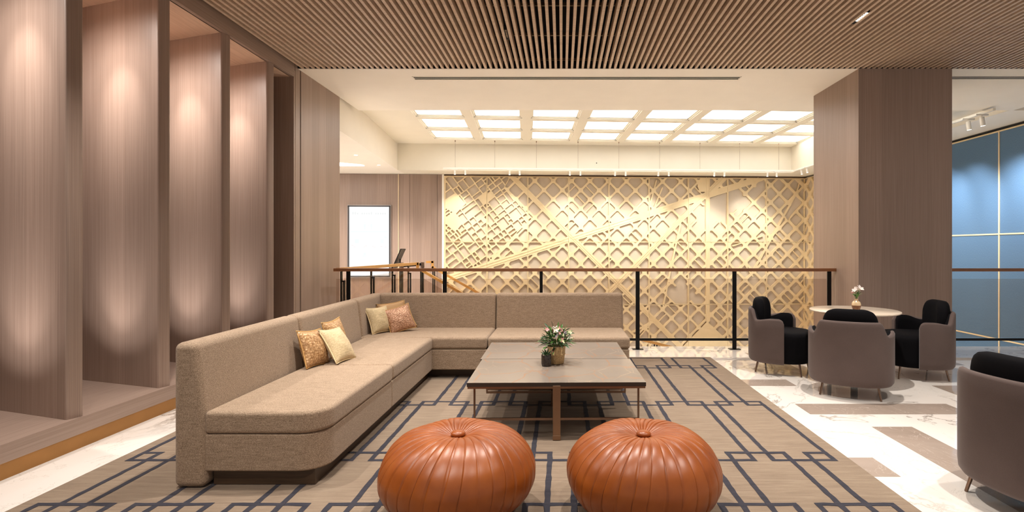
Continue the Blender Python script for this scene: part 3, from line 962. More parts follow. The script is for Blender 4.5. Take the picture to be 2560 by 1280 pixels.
# ------------------------------------------------------------------ balustrades and stairs
def post(parent, x, y, w_=0.05, top=1.01, plate=True, z0=0.0):
    MB().box(x - w_/2, x + w_/2, y - 0.008, y + 0.008, z0 + (0.008 if plate else 0), top).build('post', M_black, parent, bevel=0.002, seg=1)
    if plate: MB().box(x - 0.07, x + 0.07, y - 0.045, y + 0.045, z0, z0 + 0.008).build('base_plate', M_black, parent)

def build_rails():
    Y = 6.94
    t = thing('balustrade', 'long glass balustrade with wooden handrail in front of the gold wall', 'railing')
    MB().box(-2.947, 3.545, Y - 0.035, Y + 0.035, 1.008, 1.048).build('handrail', M_rail, t, bevel=0.004, seg=2)
    xs = [px_at(x, 0, Y).x for x in (871, 1112, 1353, 1594, 1836, 2073)]
    for x in xs: post(t, x, Y, 0.052 if x != xs[2] else 0.04)
    MB().box(-2.93, 3.53, Y - 0.012, Y + 0.012, 0.112, 0.142).build('bottom_rail', M_black, t)
    for a, b in zip(xs, xs[1:]):
        MB().box(a + 0.03, b - 0.03, Y + 0.012, Y + 0.022, 0.150, 0.911).build('glass_panel', M_glass, t)
    MB().box(-2.93, xs[0] - 0.03, Y + 0.012, Y + 0.022, 0.150, 0.911).build('glass_panel', M_glass, t)
    # right of the column
    t = thing('balustrade', 'glass balustrade with wooden handrail right of the column before blue wall', 'railing')
    MB().box(4.652, 9.0, Y - 0.035, Y + 0.035, 1.008, 1.048).build('handrail', M_rail, t, bevel=0.004, seg=2)
    MB().box(4.652, 9.0, Y - 0.012, Y + 0.012, 0.112, 0.142).build('bottom_rail', M_black, t)
    MB().box(4.66, 6.5, Y + 0.012, Y + 0.022, 0.150, 0.911).build('glass_panel', M_glass, t)
    MB().box(6.56, 9.0, Y + 0.012, Y + 0.022, 0.150, 0.911).build('glass_panel', M_glass, t)
    for x in (6.53,): post(t, x, Y)
    # side balustrade along the landing
    t = thing('balustrade', 'side balustrade with pale handrail running back beside the void', 'railing')
    line = lambda y: -2.93 + 0.105*(y - 6.94)
    y0, y1 = 7.0, 9.70
    MB().beam((line(y0), y0, 1.030), (line(y1), y1, 1.030), 0.05, 0.045).beam((line(y1) - 0.02, y1, 1.03), (line(y1) + 0.05, y1, 1.03), 0.045, 0.045)\
        .beam((line(y1) + 0.03, y1, 1.05), (line(y1) + 0.03, y1, 0.90), 0.045, 0.045).build('handrail', M_rail_light, t)
    for y in (7.12, 7.98, 8.73, 9.39):
        x = line(y)
        MB().box(x - 0.028, x - 0.010, y - 0.02, y + 0.02, 0, 1.01).box(x + 0.010, x + 0.028, y - 0.02, y + 0.02, 0, 0.88)\
            .box(x - 0.028, x + 0.028, y - 0.015, y + 0.015, 0.86, 0.88).build('post', M_black, t)
    for a, b in ((7.16, 7.94), (8.02, 8.69), (8.77, 9.35)):
        MB().beam((line(a), a, 0.52), (line(b), b, 0.52), 0.010, 0.78).build('glass_panel', M_glass, t)
    # stair rails going down to the right
    specs = [('near sloping wooden stair handrail going down right behind the sofa', 9.70, 0.577), ('far sloping wooden stair handrail going down right before the gold wall', 10.98, 0.565)]
    for lab, y, sl in specs:
        t = thing('stair_rail', lab, 'handrail')
        xa = -2.57 if y < 10 else -2.66
        L = 4.2
        m = MB()
        za = 0.92
        if y > 10: m.beam((xa - 0.12, y, 1.030), (xa + 0.03, y, 1.030), 0.045, 0.045).beam((xa + 0.01, y, 1.05), (xa + 0.01, y, 0.90), 0.045, 0.045)
        m.beam((xa, y, za + 0.01), (xa + L, y, za - L*sl), 0.045, 0.045)
        m.build('handrail', M_rail_light, t)
        for k in range(5):
            x = xa + 0.02 + k*0.95
            zt = za - (x - xa)*sl
            MB().box(x - 0.012, x + 0.006, y - 0.015, y + 0.015, zt - 1.0, zt).box(x + 0.020, x + 0.038, y - 0.015, y + 0.015, zt - 1.0, zt - 0.02).build('post', M_black, t)
        m = MB()
        m.prism([(xa + 0.05, za - 0.85), (xa + L, za - 0.85 - L*sl), (xa + L, za - 0.15 - L*sl), (xa + 0.05, za - 0.15)], y - 0.005, y + 0.005, axis='y')
        m.build('glass_panel', M_glass, t)
    t = thing('stair_rail', 'low wooden handrail on the lower stair flight seen under the railing', 'handrail')
    a, b = px_at(1600, 848, 10.9), px_at(1690, 871, 10.9)
    MB().beam(a, b, 0.05, 0.05).build('handrail', M_rail_light, t)
    for px in (1636, 1642):
        q = px_at(px, 858, 10.9)
        MB().box(q.x - 0.012, q.x + 0.012, 10.885, 10.915, -1.6, q.z).build('post', M_black, t)
    # stair body
    m = MB()
    for k in range(14):
        x = -2.62 + k*0.28; z = -0.0 - (k + 1)*0.16
        m.box(x, x + 0.30, 9.74, 10.94, z - 0.16, z)
    struct(m.build('floor_stair', M_marble))
build_rails()

def landing_items():
    t = thing('easel_stand', 'black tilted sign holder standing beside the white screen', 'sign stand', (-3.20, 10.60, 0))
    # tilted board seen edge-on, on a slim post
    MB().beam((-0.11, 0, 0.92), (0.06, 0, 1.30), 0.30, 0.018, up=(0, 0, 1)).build('board', M_black, t)
    MB().cyl((0.0, 0, 0.02), (0.0, 0, 1.10), 0.014, n=12).build('post', M_black, t)
    MB().lathe([(0, 0.02), (0.02, 0.02), (0.15, 0.008), (0.15, 0), (0, 0)], 24).build('base', M_black, t)
    def stanchion(x, y, lab):
        t = thing('belt_post', lab, 'barrier post', (x, y, 0), 0, 'belt barrier posts on the landing')
        MB().lathe([(0, 0.025), (0.03, 0.025), (0.16, 0.01), (0.16, 0), (0, 0)], 24).build('base', M_black, t)
        MB().lathe([(0.028, 0.02), (0.028, 0.93)], 16).build('pole', M_black, t, smooth=True)
        MB().lathe([(0, 1.04), (0.035, 1.04), (0.038, 1.03), (0.038, 0.93), (0.028, 0.925), (0, 0.925)], 16).build('cap', M_bronze_leg, t, angle=40)
    a, b = (-3.02, 10.10), (-2.72, 10.45)
    stanchion(a[0], a[1], 'black belt barrier post nearer the white screen')
    stanchion(b[0], b[1], 'black belt barrier post nearer the stair rail')
    m = MB().beam((a[0], a[1], 0.975), (b[0], b[1], 1.0), 0.004, 0.05)
    tag(m.build('barrier_belt', M_black), 'black retractable belt between the two barrier posts', 'belt')
landing_items()

def build_screen():
    p0, p1 = P(872, 514), P(978, 692)
    t = thing('digital_screen', 'tall bright white information screen on the far wood wall', 'screen'); wall_frame(t)
    x0, z1 = p0; x1, z0 = p1
    m = MB()
    fw = 0.030
    for a in ((x0, x0 + fw, z0, z1), (x1 - fw, x1, z0, z1), (x0, x1, z1 - fw, z1), (x0, x1, z0, z0 + fw)):
        m.box(a[0], a[1], -0.075, -0.021, a[2], a[3])
    m.build('frame', simple('screen_frame', srgb(84, 80, 80), 0.35, 0.6), t)
    m = MB()
    for a in ((x0 - 0.012, x0, z0 - 0.012, z1 + 0.012), (x1, x1 + 0.012, z0 - 0.012, z1 + 0.012), (x0, x1, z1, z1 + 0.012), (x0, x1, z0 - 0.012, z0)):
        m.box(a[0], a[1], -0.060, -0.021, a[2], a[3])
    m.build('outer_trim', simple('screen_trim', srgb(200, 190, 184), 0.3, 0.6), t)
    s = MB().box(x0 + fw, x1 - fw, -0.055, -0.03, z0 + fw, z1 - fw).build('display', M_screen, t)
    W, Hh = x1 - x0, z1 - z0
    yq = -0.0565
    def q(u0, u1, v0, v1, mesh): mesh.box(x0 + u0*W, x0 + u1*W, yq, -0.055, z1 - v1*Hh, z1 - v0*Hh)
    m = MB()       # pale picture of a room with a light ceiling band
    q(0.06, 0.94, 0.357, 0.372, m); q(0.16, 0.26, 0.47, 0.53, m); q(0.76, 0.84, 0.47, 0.53, m); q(0.85, 0.91, 0.43, 0.46, m)
    for cx in (0.395, 0.55):      # two standing figures
        q(cx - 0.022, cx + 0.022, 0.255, 0.30, m); q(cx - 0.014, cx + 0.014, 0.30, 0.335, m); q(cx - 0.012, cx + 0.012, 0.228, 0.246, m)
    q(0.34, 0.44, 0.70, 0.715, m); q(0.36, 0.42, 0.66, 0.695, m)
    m.build('picture', M_cyan, s)
    m = MB()
    q(0.25, 0.75, 0.424, 0.428, m); q(0.46, 0.50, 0.276, 0.282, m)
    for k in range(11): q(0.29 + k*0.042, 0.30 + k*0.042, 0.522, 0.527, m)
    for k in range(15):
        if k not in (3, 9): q(0.10 + k*0.054, 0.135 + k*0.054, 0.10 - (0.012 if k in (0, 1, 8) else 0), 0.128, m)
    q(0.22, 0.44, 0.757, 0.762, m); q(0.54, 0.74, 0.757, 0.762, m)
    for k in range(3): q(0.83 + k*0.03, 0.84 + k*0.03, 0.945, 0.965, m)
    m.build('caption', M_palegrey, s)
    m = MB()
    for u, v in ((0.08, 0.555), (0.36, 0.575), (0.40, 0.56), (0.56, 0.565), (0.60, 0.58), (0.76, 0.572), (0.86, 0.58), (0.13, 0.575)):
        q(u, u + 0.05, v, v + 0.006, m)
    m.build('picture_accent', M_pink, s)
build_screen()

# ------------------------------------------------------------------ rug
def build_rug():
    m = MB()
    X0, X1, Y0, Y1, T = -2.73, 1.763, -0.5, 6.38, 0.012
    m.box(X0, X1, Y0, Y1, 0.0008, T, 0)
    r = random.Random(4)
    def strip(x0, y0, x1, y1, z, wd=0.031):
        """hand-tufted line with a slightly wavering edge"""
        L = math.hypot(x1-x0, y1-y0); n = max(2, int(L/0.045))
        dx, dy = (x1-x0)/L, (y1-y0)/L
        left, right = [], []
        for k in range(n+1):
            t = k/n; px, py = x0 + (x1-x0)*t, y0 + (y1-y0)*t
            a, b = wd/2 + r.uniform(-.0028, .0028), wd/2 + r.uniform(-.0028, .0028)
            left.append((px - dy*a, py + dx*a, z)); right.append((px + dy*b, py - dx*b, z))
        v = left + right; f = []
        for k in range(n): f.append((n+1+k, n+2+k, k+1, k))
        m.add(v, f, 1)
    zz = [0]
    def rect(x0, x1, y0, y1, skip=()):
        h = 0.0155
        zz[0] += 1
        z = T + 0.0012 + 0.0002*(zz[0] % 5)
        e = h
        if 'b' not in skip: strip(x0 - e, y0, x1 + e, y0, z)
        if 't' not in skip: strip(x0 - e, y1, x1 + e, y1, z + 0.0001)
        if 'l' not in skip: strip(x0, y0, x0, y1, z + 0.00005)
        if 'r' not in skip: strip(x1, y0, x1, y1, z + 0.00005)
    per = 0.491
    odd = [(1.29 - per*k, 1.662 - per*k) for k in range(9)]
    even = [(1.043 - per*k, 1.398 - per*k) for k in range(-1, 9)]
    lo, hi = odd[-1][0], odd[0][1]
    for (a, b) in ((5.795, 6.312), (3.265, 4.515), (1.25, 2.70)):
        for x0, x1 in odd: rect(x0, x1, a, b)
    for (a, b) in ((4.417, 5.91), (2.585, 3.383), (0.2, 1.37)):
        for x0, x1 in even:
            sk = []
            c0, c1 = x0, x1
            if x0 < lo: c0 = lo; sk.append('l')
            if x1 > hi: c1 = hi; sk.append('r')
            if c1 - c0 > 0.03: rect(c0, c1, a, b, sk)
    o = m.build('rug', [M_rug, M_rugline])
    tag(o, 'large taupe rug with interlocking navy rectangle lines under the sofa', 'rug')
build_rug()
RUG = 0.0145

# ------------------------------------------------------------------ sofa
def build_sofa():
    t = thing('sectional_sofa', 'beige tweed L-shaped sectional sofa with dark wood plinth', 'sofa', (0, 0, 0))
    z0 = RUG + 0.001
    def arc(cx, cy, r, a0, a1, n=7):
        return [(cx + r*math.cos(math.radians(a0 + (a1-a0)*k/n)), cy + r*math.sin(math.radians(a0 + (a1-a0)*k/n))) for k in range(n+1)]
    XF = -1.285
    # backrests of the left run: profile in (x, z)
    prof = [(-2.085, z0), (-1.912, z0), (-1.912, 0.36), (-1.925, 0.50), (-1.960, 0.795), (-2.085, 0.795)]
    for a, b in ((2.868, 4.060), (4.064, 5.328), (5.332, 6.135)):
        m = MB(); m.prism(prof[::-1], a, b, axis='y')
        m.v = [(x - 0.027*(y - 2.87), y, z) for x, y, z in m.v]      # this run opens very slightly towards the corner
        m.build('backrest', M_tweed, t, bevel=0.038, seg=5, weighted=True)
    # backrests of the far run: profile in (y, z)
    prof = [(5.955, z0), (6.135, z0), (6.135, 0.800), (6.010, 0.800), (5.970, 0.50), (5.955, 0.36)]
    for a, b in ((-2.055, -0.741), (-0.737, 0.684)):
        m = MB(); m.prism(prof, a, b, axis='x')
        m.build('backrest', M_tweed, t, bevel=0.034, seg=5, weighted=True)
    # bases and seats
    r = 0.15
    near_plan = lambda e, y0, y1: [(-1.925, y0)] + arc(XF + e - r, y0 + r, r, -90, 0) + [(XF + e, y1), (-1.925, y1)]
    MB().prism(near_plan(0, 2.884, 4.052), 0.100, 0.302).build('base', M_tweed, t, bevel=0.012, seg=3, weighted=True)
    MB().prism(near_plan(0.008, 2.876, 4.052), 0.303, 0.425).build('seat_cushion', M_tweed, t, bevel=0.024, seg=5, weighted=True)
    MB().box(-1.96, XF, 4.056, 5.305, 0.100, 0.302).build('base', M_tweed, t, bevel=0.012, seg=3, weighted=True)
    MB().box(-1.965, XF + 0.008, 4.056, 5.300, 0.303, 0.425).build('seat_cushion', M_tweed, t, bevel=0.030, seg=5, weighted=True)
    MB().box(-2.01, -0.741, 5.310, 5.965, 0.100, 0.302).build('base', M_tweed, t, bevel=0.012, seg=3, weighted=True)
    MB().box(-2.02, -0.741, 5.304, 5.975, 0.303, 0.425).build('seat_cushion', M_tweed, t, bevel=0.030, seg=5, weighted=True)
    MB().box(-0.737, 0.668, 5.310, 5.965, 0.100, 0.302).build('base', M_tweed, t, bevel=0.012, seg=3, weighted=True)
    MB().box(-0.737, 0.676, 5.304, 5.975, 0.303, 0.425).build('seat_cushion', M_tweed, t, bevel=0.032, seg=5, weighted=True)
    m = MB(); m.box(-1.90, XF - 0.062, 2.925, 5.46, z0, 0.101); m.box(-1.90, 0.60, 5.428, 5.94, z0, 0.101)
    m.build('plinth', M_plinth, t)
build_sofa()

def pillow(name, label, size, thick, loc, yaw, lean, roll, mat, pipe, group=None):
    """square scatter cushion; local plane x-z, normal +y before turning; yaw about z, lean back about x, roll in its plane"""
    a = size/2; n = 22; v = []; f = []
    for side in (1, -1):
        base = len(v)
        for i in range(n+1):
            for j in range(n+1):
                s, q = -1 + 2*i/n, -1 + 2*j/n
                x = a*s*(1 - 0.10*(1 - q*q)); z = a*q*(1 - 0.10*(1 - s*s))
                h = thick/2*((1 - s**2)**0.55)*((1 - q**2)**0.55)
                wr = 0.004*math.sin(7*s + 3*q)*math.sin(4*q - 2*s)*(1 - s*s)*(1 - q*q)
                v.append((x, side*(h + wr), z))
        for i in range(n):
            for j in range(n):
                p = base + i*(n+1) + j
                f.append((p, p+1, p+n+2, p+n+1) if side > 0 else (p, p+n+1, p+n+2, p+1))
    m = MB(); m.add(v, f)
    o = m.build(name, mat)
    bm = bmesh.new(); bm.from_mesh(o.data); bmesh.ops.remove_doubles(bm, verts=bm.verts, dist=1e-5); bmesh.ops.recalc_face_normals(bm, faces=bm.faces); bm.to_mesh(o.data); bm.free()
    o.data.polygons.foreach_set('use_smooth', [True]*len(o.data.polygons))
    pts = []
    for e in range(4):
        for k in range(12):
            s = -1 + 2*k/12
            e1 = 1 - 0.10*(1 - s*s)
            q = [(s*a, -a*e1), (a*e1, s*a), (-s*a, a*e1), (-a*e1, -s*a)][e]
            pts.append((q[0]*1.005, 0, q[1]*1.005))
    MB().tube(pts, 0.0045, 6, closed=True).build('piping', pipe, o, smooth=True)
    o.matrix_world = Matrix.Translation(loc) @ Matrix.Rotation(yaw, 4, 'Z') @ Matrix.Rotation(lean, 4, 'X') @ Matrix.Rotation(roll, 4, 'Y')
    return tag(o, label, 'cushion', group)
R = math.radians
# yaw 90deg turns the face (-y local side) toward +x
pillow('scatter_cushion', 'gold brocade cushion standing foremost of three on the left sofa run', 0.285, 0.13, (-1.868, 4.03, 0.555), R(82), R(-20), R(5), M_brocade, M_goldpiping)
pillow('scatter_cushion', 'gold brocade cushion half hidden behind the cream one, left sofa run', 0.30, 0.12, (-1.868, 4.42, 0.570), R(86), R(-15), R(-2), M_brocade, M_goldpiping)
pillow('scatter_cushion', 'plain cream cushion leaning on gold ones, left sofa run', 0.295, 0.125, (-1.755, 4.20, 0.548), R(84), R(-33), R(4), M_cream_fab, M_piping)
pillow('scatter_cushion', 'plain cream cushion in the sofa corner', 0.285, 0.12, (-1.908, 5.60, 0.558), R(60), R(-25), R(0), M_cream_fab, M_piping)
pillow('scatter_cushion', 'plain tan cushion mostly hidden behind the copper one in the corner', 0.30, 0.10, (-1.855, 5.84, 0.570), R(12), R(-14), R(-8), make_wool('tan_cotton', srgb(176, 140, 100), srgb(196, 160, 118), 0.1), M_goldpiping)
pillow('scatter_cushion', 'copper beaded cushion in front, right of the corner cream cushion', 0.285, 0.12, (-1.725, 5.70, 0.555), R(26), R(-26), R(-15), M_copper, M_goldpiping)

# ------------------------------------------------------------------ coffee tables
def build_coffee():
    def table(label, loc, rz):
        t = thing('coffee_table', label, 'coffee table', loc, rz, 'pair of stone topped coffee tables')
        L, D = 1.206, 0.772
        zt = 0.40 - RUG
        m = MB(); m.box(-L/2, L/2, -D/2, D/2, zt - 0.027, zt, 1)
        o = m.build('top', [M_tabletop, M_tabledge], t)
        for p in o.data.polygons: p.material_index = 0 if p.normal.z > 0.5 else 1
        fr = MB()
        zf = zt - 0.027
        for s in (-1, 1):
            fr.box(-L/2 + 0.004, L/2 - 0.004, s*(D/2 - 0.010) - 0.008, s*(D/2 - 0.010) + 0.008, zf - 0.014, zf)
            fr.box(s*(L/2 - 0.012) - 0.008, s*(L/2 - 0.012) + 0.008, -D/2 + 0.004, D/2 - 0.004, zf - 0.014, zf)
        fr.build('top_frame', M_bronze, t)
        for sx in (-1, 1):
            for sy in (-1, 1):
                MB().box(sx*(L/2 - 0.045) - 0.006, sx*(L/2 - 0.045) + 0.006, sy*(D/2 - 0.045) - 0.006, sy*(D/2 - 0.045) + 0.006, 0.128, zf - 0.010).build('corner_rod', M_bronze_leg, t)
        for sy in (-1, 1):
            MB().box(-L/2 + 0.04, L/2 - 0.04, sy*(D/2 - 0.045) - 0.007, sy*(D/2 - 0.045) + 0.007, 0.120, 0.136).build('stretcher', M_bronze_leg, t)
            MB().box(-0.026, 0.026, sy*(D/2 - 0.002) - 0.012, sy*(D/2 - 0.002) + 0.012, 0.032, zt - 0.020).box(-0.027, 0.027, sy*(D/2 - 0.002) - 0.014, sy*(D/2 - 0.002) + 0.014, 0.0, 0.034).build('leg', M_bronze, t, bevel=0.003, seg=2)
        MB().box(-0.022, 0.022, -D/2, D/2, 0.118, 0.138).build('cross_bar', M_bronze_leg, t)
        return t
    rz = R(0.9)
    a = table('near coffee table with grey-brown veined stone top and bronze legs', (-0.042, 3.992, RUG), rz)
    dup(a, (-0.068, 4.772, RUG), rz, 'far coffee table with grey stone top, next to the sofa corner')
build_coffee()

# ------------------------------------------------------------------ poufs
def build_poufs():
    NP, SUB, NT_ = 34, 16, 84
    rr = random.Random(3)
    amp = [rr.uniform(0.6, 1.25) for _ in range(NP)]
    wid = [rr.uniform(0.8, 1.2) for _ in range(NP)]
    tot = sum(wid); edges = [0]
    for w_ in wid: edges.append(edges[-1] + w_/tot*2*math.pi)
    # profile from the button down to the underside
    ctrl = [(0.026, 0.360), (0.055, 0.372), (0.105, 0.389), (0.160, 0.393), (0.220, 0.383), (0.285, 0.352), (0.340, 0.300), (0.371, 0.240), (0.379, 0.195), (0.371, 0.140), (0.335, 0.078), (0.270, 0.030), (0.185, 0.004), (0.08, 0.001), (0.0, 0.001)]
    def prof(t):
        x = t*(len(ctrl)-1); i = min(int(x), len(ctrl)-2); u = x - i
        p0, p1, p2, p3 = ctrl[max(i-1, 0)], ctrl[i], ctrl[i+1], ctrl[min(i+2, len(ctrl)-1)]
        cr = lambda a, b, c, d: 0.5*((2*b) + (-a+c)*u + (2*a-5*b+4*c-d)*u*u + (-a+3*b-3*c+d)*u**3)
        return (max(0.0, cr(p0[0], p1[0], p2[0], p3[0])), cr(p0[1], p1[1], p2[1], p3[1]))
    def body(twist):
        v = []; f = []
        n = NP*SUB
        for k in range(NT_+1):
            t = k/NT_
            r, z = prof(t); r1, z1 = prof(min(1, t+0.004)); r0, z0 = prof(max(0, t-0.004))
            dr, dz = r1-r0, z1-z0; L = math.hypot(dr, dz) or 1
            nr, nz = -dz/L, dr/L
            if nr*1.0 + 0 < 0 and t > 0.2 and t < 0.85: nr, nz = -nr, -nz
            if t <= 0.2 and nz < 0: nr, nz = -nr, -nz
            if t >= 0.85 and nz > 0: nr, nz = -nr, -nz
            depth = 0.0072*min(1, r/0.10)*(1.0 if t < 0.22 else max(0.38, 1 - (t-0.22)*2.2))
            for p in range(NP):
                for s in range(SUB):
                    u = s/SUB
                    ph = edges[p] + (edges[p+1]-edges[p])*u
                    c = abs(2*u-1)
                    ridge = 0.45*(1 - c**2.0) - (1.3 if t < 0.25 else 2.6)*max(0, (c - 0.88)/0.12)**1.2
                    off = depth*amp[p]*(ridge - 0.5)
                    off += 0.0035*math.sin(ph*5 + 6*t)*math.sin(math.pi*t)
                    tw = twist*(0.42*(1-t)**2.2) + 0.012*math.sin(p*2.1 + 9*t)
                    rr_ = max(0, r + nr*off)
                    v.append((rr_*math.cos(ph+tw), rr_*math.sin(ph+tw), max(0.0005, z + nz*off)))
        for k in range(NT_):
            for i in range(n):
                j = (i+1) % n
                f.append((k*n+i, (k+1)*n+i, (k+1)*n+j, k*n+j))
        m = MB(); m.add(v, f); return m
    def pouf(label, loc, rz, tw):
        t = thing('leather_pouf', label, 'pouf', loc, rz, 'tan leather poufs on the rug')
        o = body(tw).build('body', M_leather, t, smooth=True)
        MB().lathe([(0, 0.389), (0.018, 0.388), (0.031, 0.382), (0.036, 0.374), (0.033, 0.364), (0.0, 0.360)], 28).build('button', M_leather, t, smooth=True)
    pouf('tan pleated leather pouf beside the sofa, left of the pair', (-0.512, 2.643, RUG + 0.001), 0.4, 1.0)
    pouf('tan pleated leather pouf nearer the marble floor, right of the pair', (0.402, 2.643, RUG + 0.001), 1.9, 0.8)
build_poufs()

# ------------------------------------------------------------------ tub chairs and the round table
def build_chairs():
    A, B = 0.345, 0.335            # half width (x) and half depth (y); the chair faces +y, back at -y
    def plan(phi, off=0.0):        # phi from the middle of the back, squarish ellipse
        n = 2.5
        s, c = math.sin(phi), -math.cos(phi)
        r = 1.0/((abs(s)/(A-off))**n + (abs(c)/(B-off))**n)**(1/n)
        return r*s, r*c
    def shell():
        v = []; f = []
        N = 96; PH = R(103)
        ss = lambda x: 0 if x <= 0 else 1 if x >= 1 else x*x*(3-2*x)
        def top(phi):
            a = abs(phi)
            h = 0.675 - 0.115*ss((a - R(40))/R(14))
            h += 0.020*ss((a - R(56))/R(26))
            e = (PH - a)/R(9)           # rounded front corner
            if e < 1: h -= 0.05*(1 - math.sqrt(max(0, 1 - (1-e)**2)))
            return h
        # cross-section going up outside, over the rounded rim, down inside
        T = 0.040
        secs = []
        for k in range(N+1):
            phi = -PH + 2*PH*k/N
            h = top(phi); pts = []
            z0 = 0.112
            for off, z in ((0.045, z0), (0.018, z0 + 0.006), (0.004, z0 + 0.028), (0.0, z0 + 0.07), (0.0, z0 + 0.2), (0.0, h - 0.10), (0.0, h - 0.02), (0.006, h - 0.006), (0.019, h), (0.032, h - 0.006), (T, h - 0.02)):
                pts.append((*plan(phi, off), z))
            pts.append((*plan(phi, T), 0.38)); pts.append((*plan(phi, T + 0.005), 0.13))
            secs.append(pts)
        n = len(secs[0])
        for s in secs: v += s
        for k in range(N):
            for i in range(n-1): f.append((k*n+i, k*n+i+1, (k+1)*n+i+1, (k+1)*n+i))
            f.append((k*n+n-1, k*n, (k+1)*n, (k+1)*n+n-1))
        f.append(tuple(range(n))); f.append(tuple(range(N*n, N*n+n))[::-1])
        m = MB(); m.add(v, f); return m
    def lining():        # velvet lining of back and arms
        v = []; f = []; N = 80; PH = R(100.5)
        ss = lambda x: 0 if x <= 0 else 1 if x >= 1 else x*x*(3-2*x)
        for k in range(N+1):
            phi = -PH + 2*PH*k/N; a = abs(phi)
            h = 0.655 - 0.115*ss((a - R(40))/R(14)) + 0.040*ss((a - R(56))/R(26))
            e = (PH - a)/R(9)
            if e < 1: h -= 0.05*(1 - math.sqrt(max(0, 1 - (1-e)**2)))
            for off, z in ((0.030, h - 0.02), (0.036, h), (0.052, h + 0.004), (0.068, h - 0.012), (0.075, h - 0.05), (0.075, 0.36), (0.035, 0.36)):
                v.append((*plan(phi, off), z))
        n = 7
        for k in range(N):
            for i in range(n-1): f.append((k*n+i, k*n+i+1, (k+1)*n+i+1, (k+1)*n+i))
        f.append(tuple(range(n))); f.append(tuple(range(N*n, N*n+n))[::-1])
        m = MB(); m.add(v, f); return m
    def seat():
        v = []; f = []; N = 72
        secs = ((0.10, 0.118), (0.060, 0.122), (0.046, 0.14), (0.043, 0.20), (0.043, 0.36), (0.043, 0.395), (0.050, 0.415), (0.068, 0.430), (0.10, 0.436), (0.2, 0.438), (0.30, 0.438))
        for off, z in secs:
            for k in range(N): v.append((*plan(2*math.pi*k/N, off), z))
        for i in range(len(secs)-1):
            for k in range(N): f.append((i*N+k, i*N+(k+1) % N, (i+1)*N+(k+1) % N, (i+1)*N+k))
        f.append(tuple(range((len(secs)-1)*N, len(secs)*N))); f.append(tuple(range(N))[::-1])
        m = MB(); m.add(v, f); return m
    def cushion():       # back pad, taller than the shell, rounded top corners
        v = []; f = []; N = 40; PH = R(50); M = 20
        for k in range(N+1):
            phi = -PH + 2*PH*k/N; s = k/N*2-1
            round_ = (1 - abs(s)**5)
            zt = 0.60 + 0.175*max(0.0, 1 - abs(s)**6)**0.6
            zb = 0.44
            for i in range(M):
                ang = 2*math.pi*i/M
                th = 0.060*(0.25 + 0.75*max(0, 1 - abs(s)**6)**0.5)
                c, sn = math.cos(ang), math.sin(ang)
                pr = lambda q: math.copysign(abs(q)**0.55, q)
                off = 0.098 + 0.028*(zt - 0.6)*0 - th*pr(c)*0.95
                z = (zt+zb)/2 + (zt-zb)/2*pr(sn)
                v.append((*plan(phi, max(0.022 if z > 0.66 else 0.045, off)), z))
        for k in range(N):
            for i in range(M): f.append((k*M+i, k*M+(i+1) % M, (k+1)*M+(i+1) % M, (k+1)*M+i))
        f.append(tuple(range(M))[::-1]); f.append(tuple(range(N*M, N*M+M)))
        m = MB(); m.add(v, f); return m
    def chair(label, loc, rz):
        t = thing('tub_chair', label, 'armchair', loc, rz, 'taupe and black tub chairs')
        shell().build('shell', M_shell, t, angle=50)
        lining().build('lining', M_velvet, t, angle=50)
        seat().build('seat', M_velvet, t, angle=50)
        cushion().build('back_cushion', M_velvet, t, angle=60)
        for sx in (-1, 1):
            for sy in (-1, 1):
                m = MB(); m.cyl((sx*0.235, sy*0.225, 0.0), (sx*0.212, sy*0.202, 0.125), 0.0085, 0.011, 14)
                m.build('leg', M_bronze_leg, t, smooth=True, angle=50)
        for o in t.children:
            bm = bmesh.new(); bm.from_mesh(o.data); bmesh.ops.recalc_face_normals(bm, faces=bm.faces); bm.to_mesh(o.data); bm.free()
        return t
    def rz(fx, fy): return math.atan2(fy, fx) - math.pi/2
    c = chair('tub chair with its back to the camera in front of the round table', (2.615, 4.864, 0.001), rz(0.48, 0.878))
    dup(c, (2.36, 5.74, 0.001), rz(0.84, -0.54), 'tub chair left of the round table, beside the railing')
    dup(c, (3.625, 5.53, 0.001), rz(-0.97, 0.20), 'tub chair right of the round table, in front of the column')
    dup(c, (2.428, 2.68, 0.001), rz(0.985, 0.17), 'tub chair cut off by the right edge of the photo')
build_chairs()

def build_round_table():
    t = thing('round_table', 'round white marble table between the tub chairs by the column', 'table', (2.872, 5.27, 0.001))
    MB().lathe([(0, 0.700), (0.392, 0.700), (0.399, 0.697), (0.401, 0.690), (0.396, 0.683), (0.36, 0.676), (0, 0.674)], 72).build('top', [make_top_marble()], t, angle=50)
    MB().lathe([(0.0, 0.675), (0.10, 0.674), (0.035, 0.655), (0.032, 0.04), (0.0, 0.04)], 28).build('column_leg', M_black, t, angle=40)
    MB().lathe([(0, 0.030), (0.05, 0.028), (0.21, 0.012), (0.215, 0.006), (0.215, 0), (0, 0)], 40).build('base', M_black, t, angle=40)

def make_top_marble():
    t = NT('warm_white_marble')
    n = t.noise(t.coord(), 3, 6, 0.6, 1.5)
    t.base(t.ramp(n, [(0.3, srgb(226, 206, 182)), (0.6, srgb(240, 226, 208)), (0.75, srgb(210, 188, 162))]))
    t.set(Roughness=0.12)
    return t.mat
build_round_table()

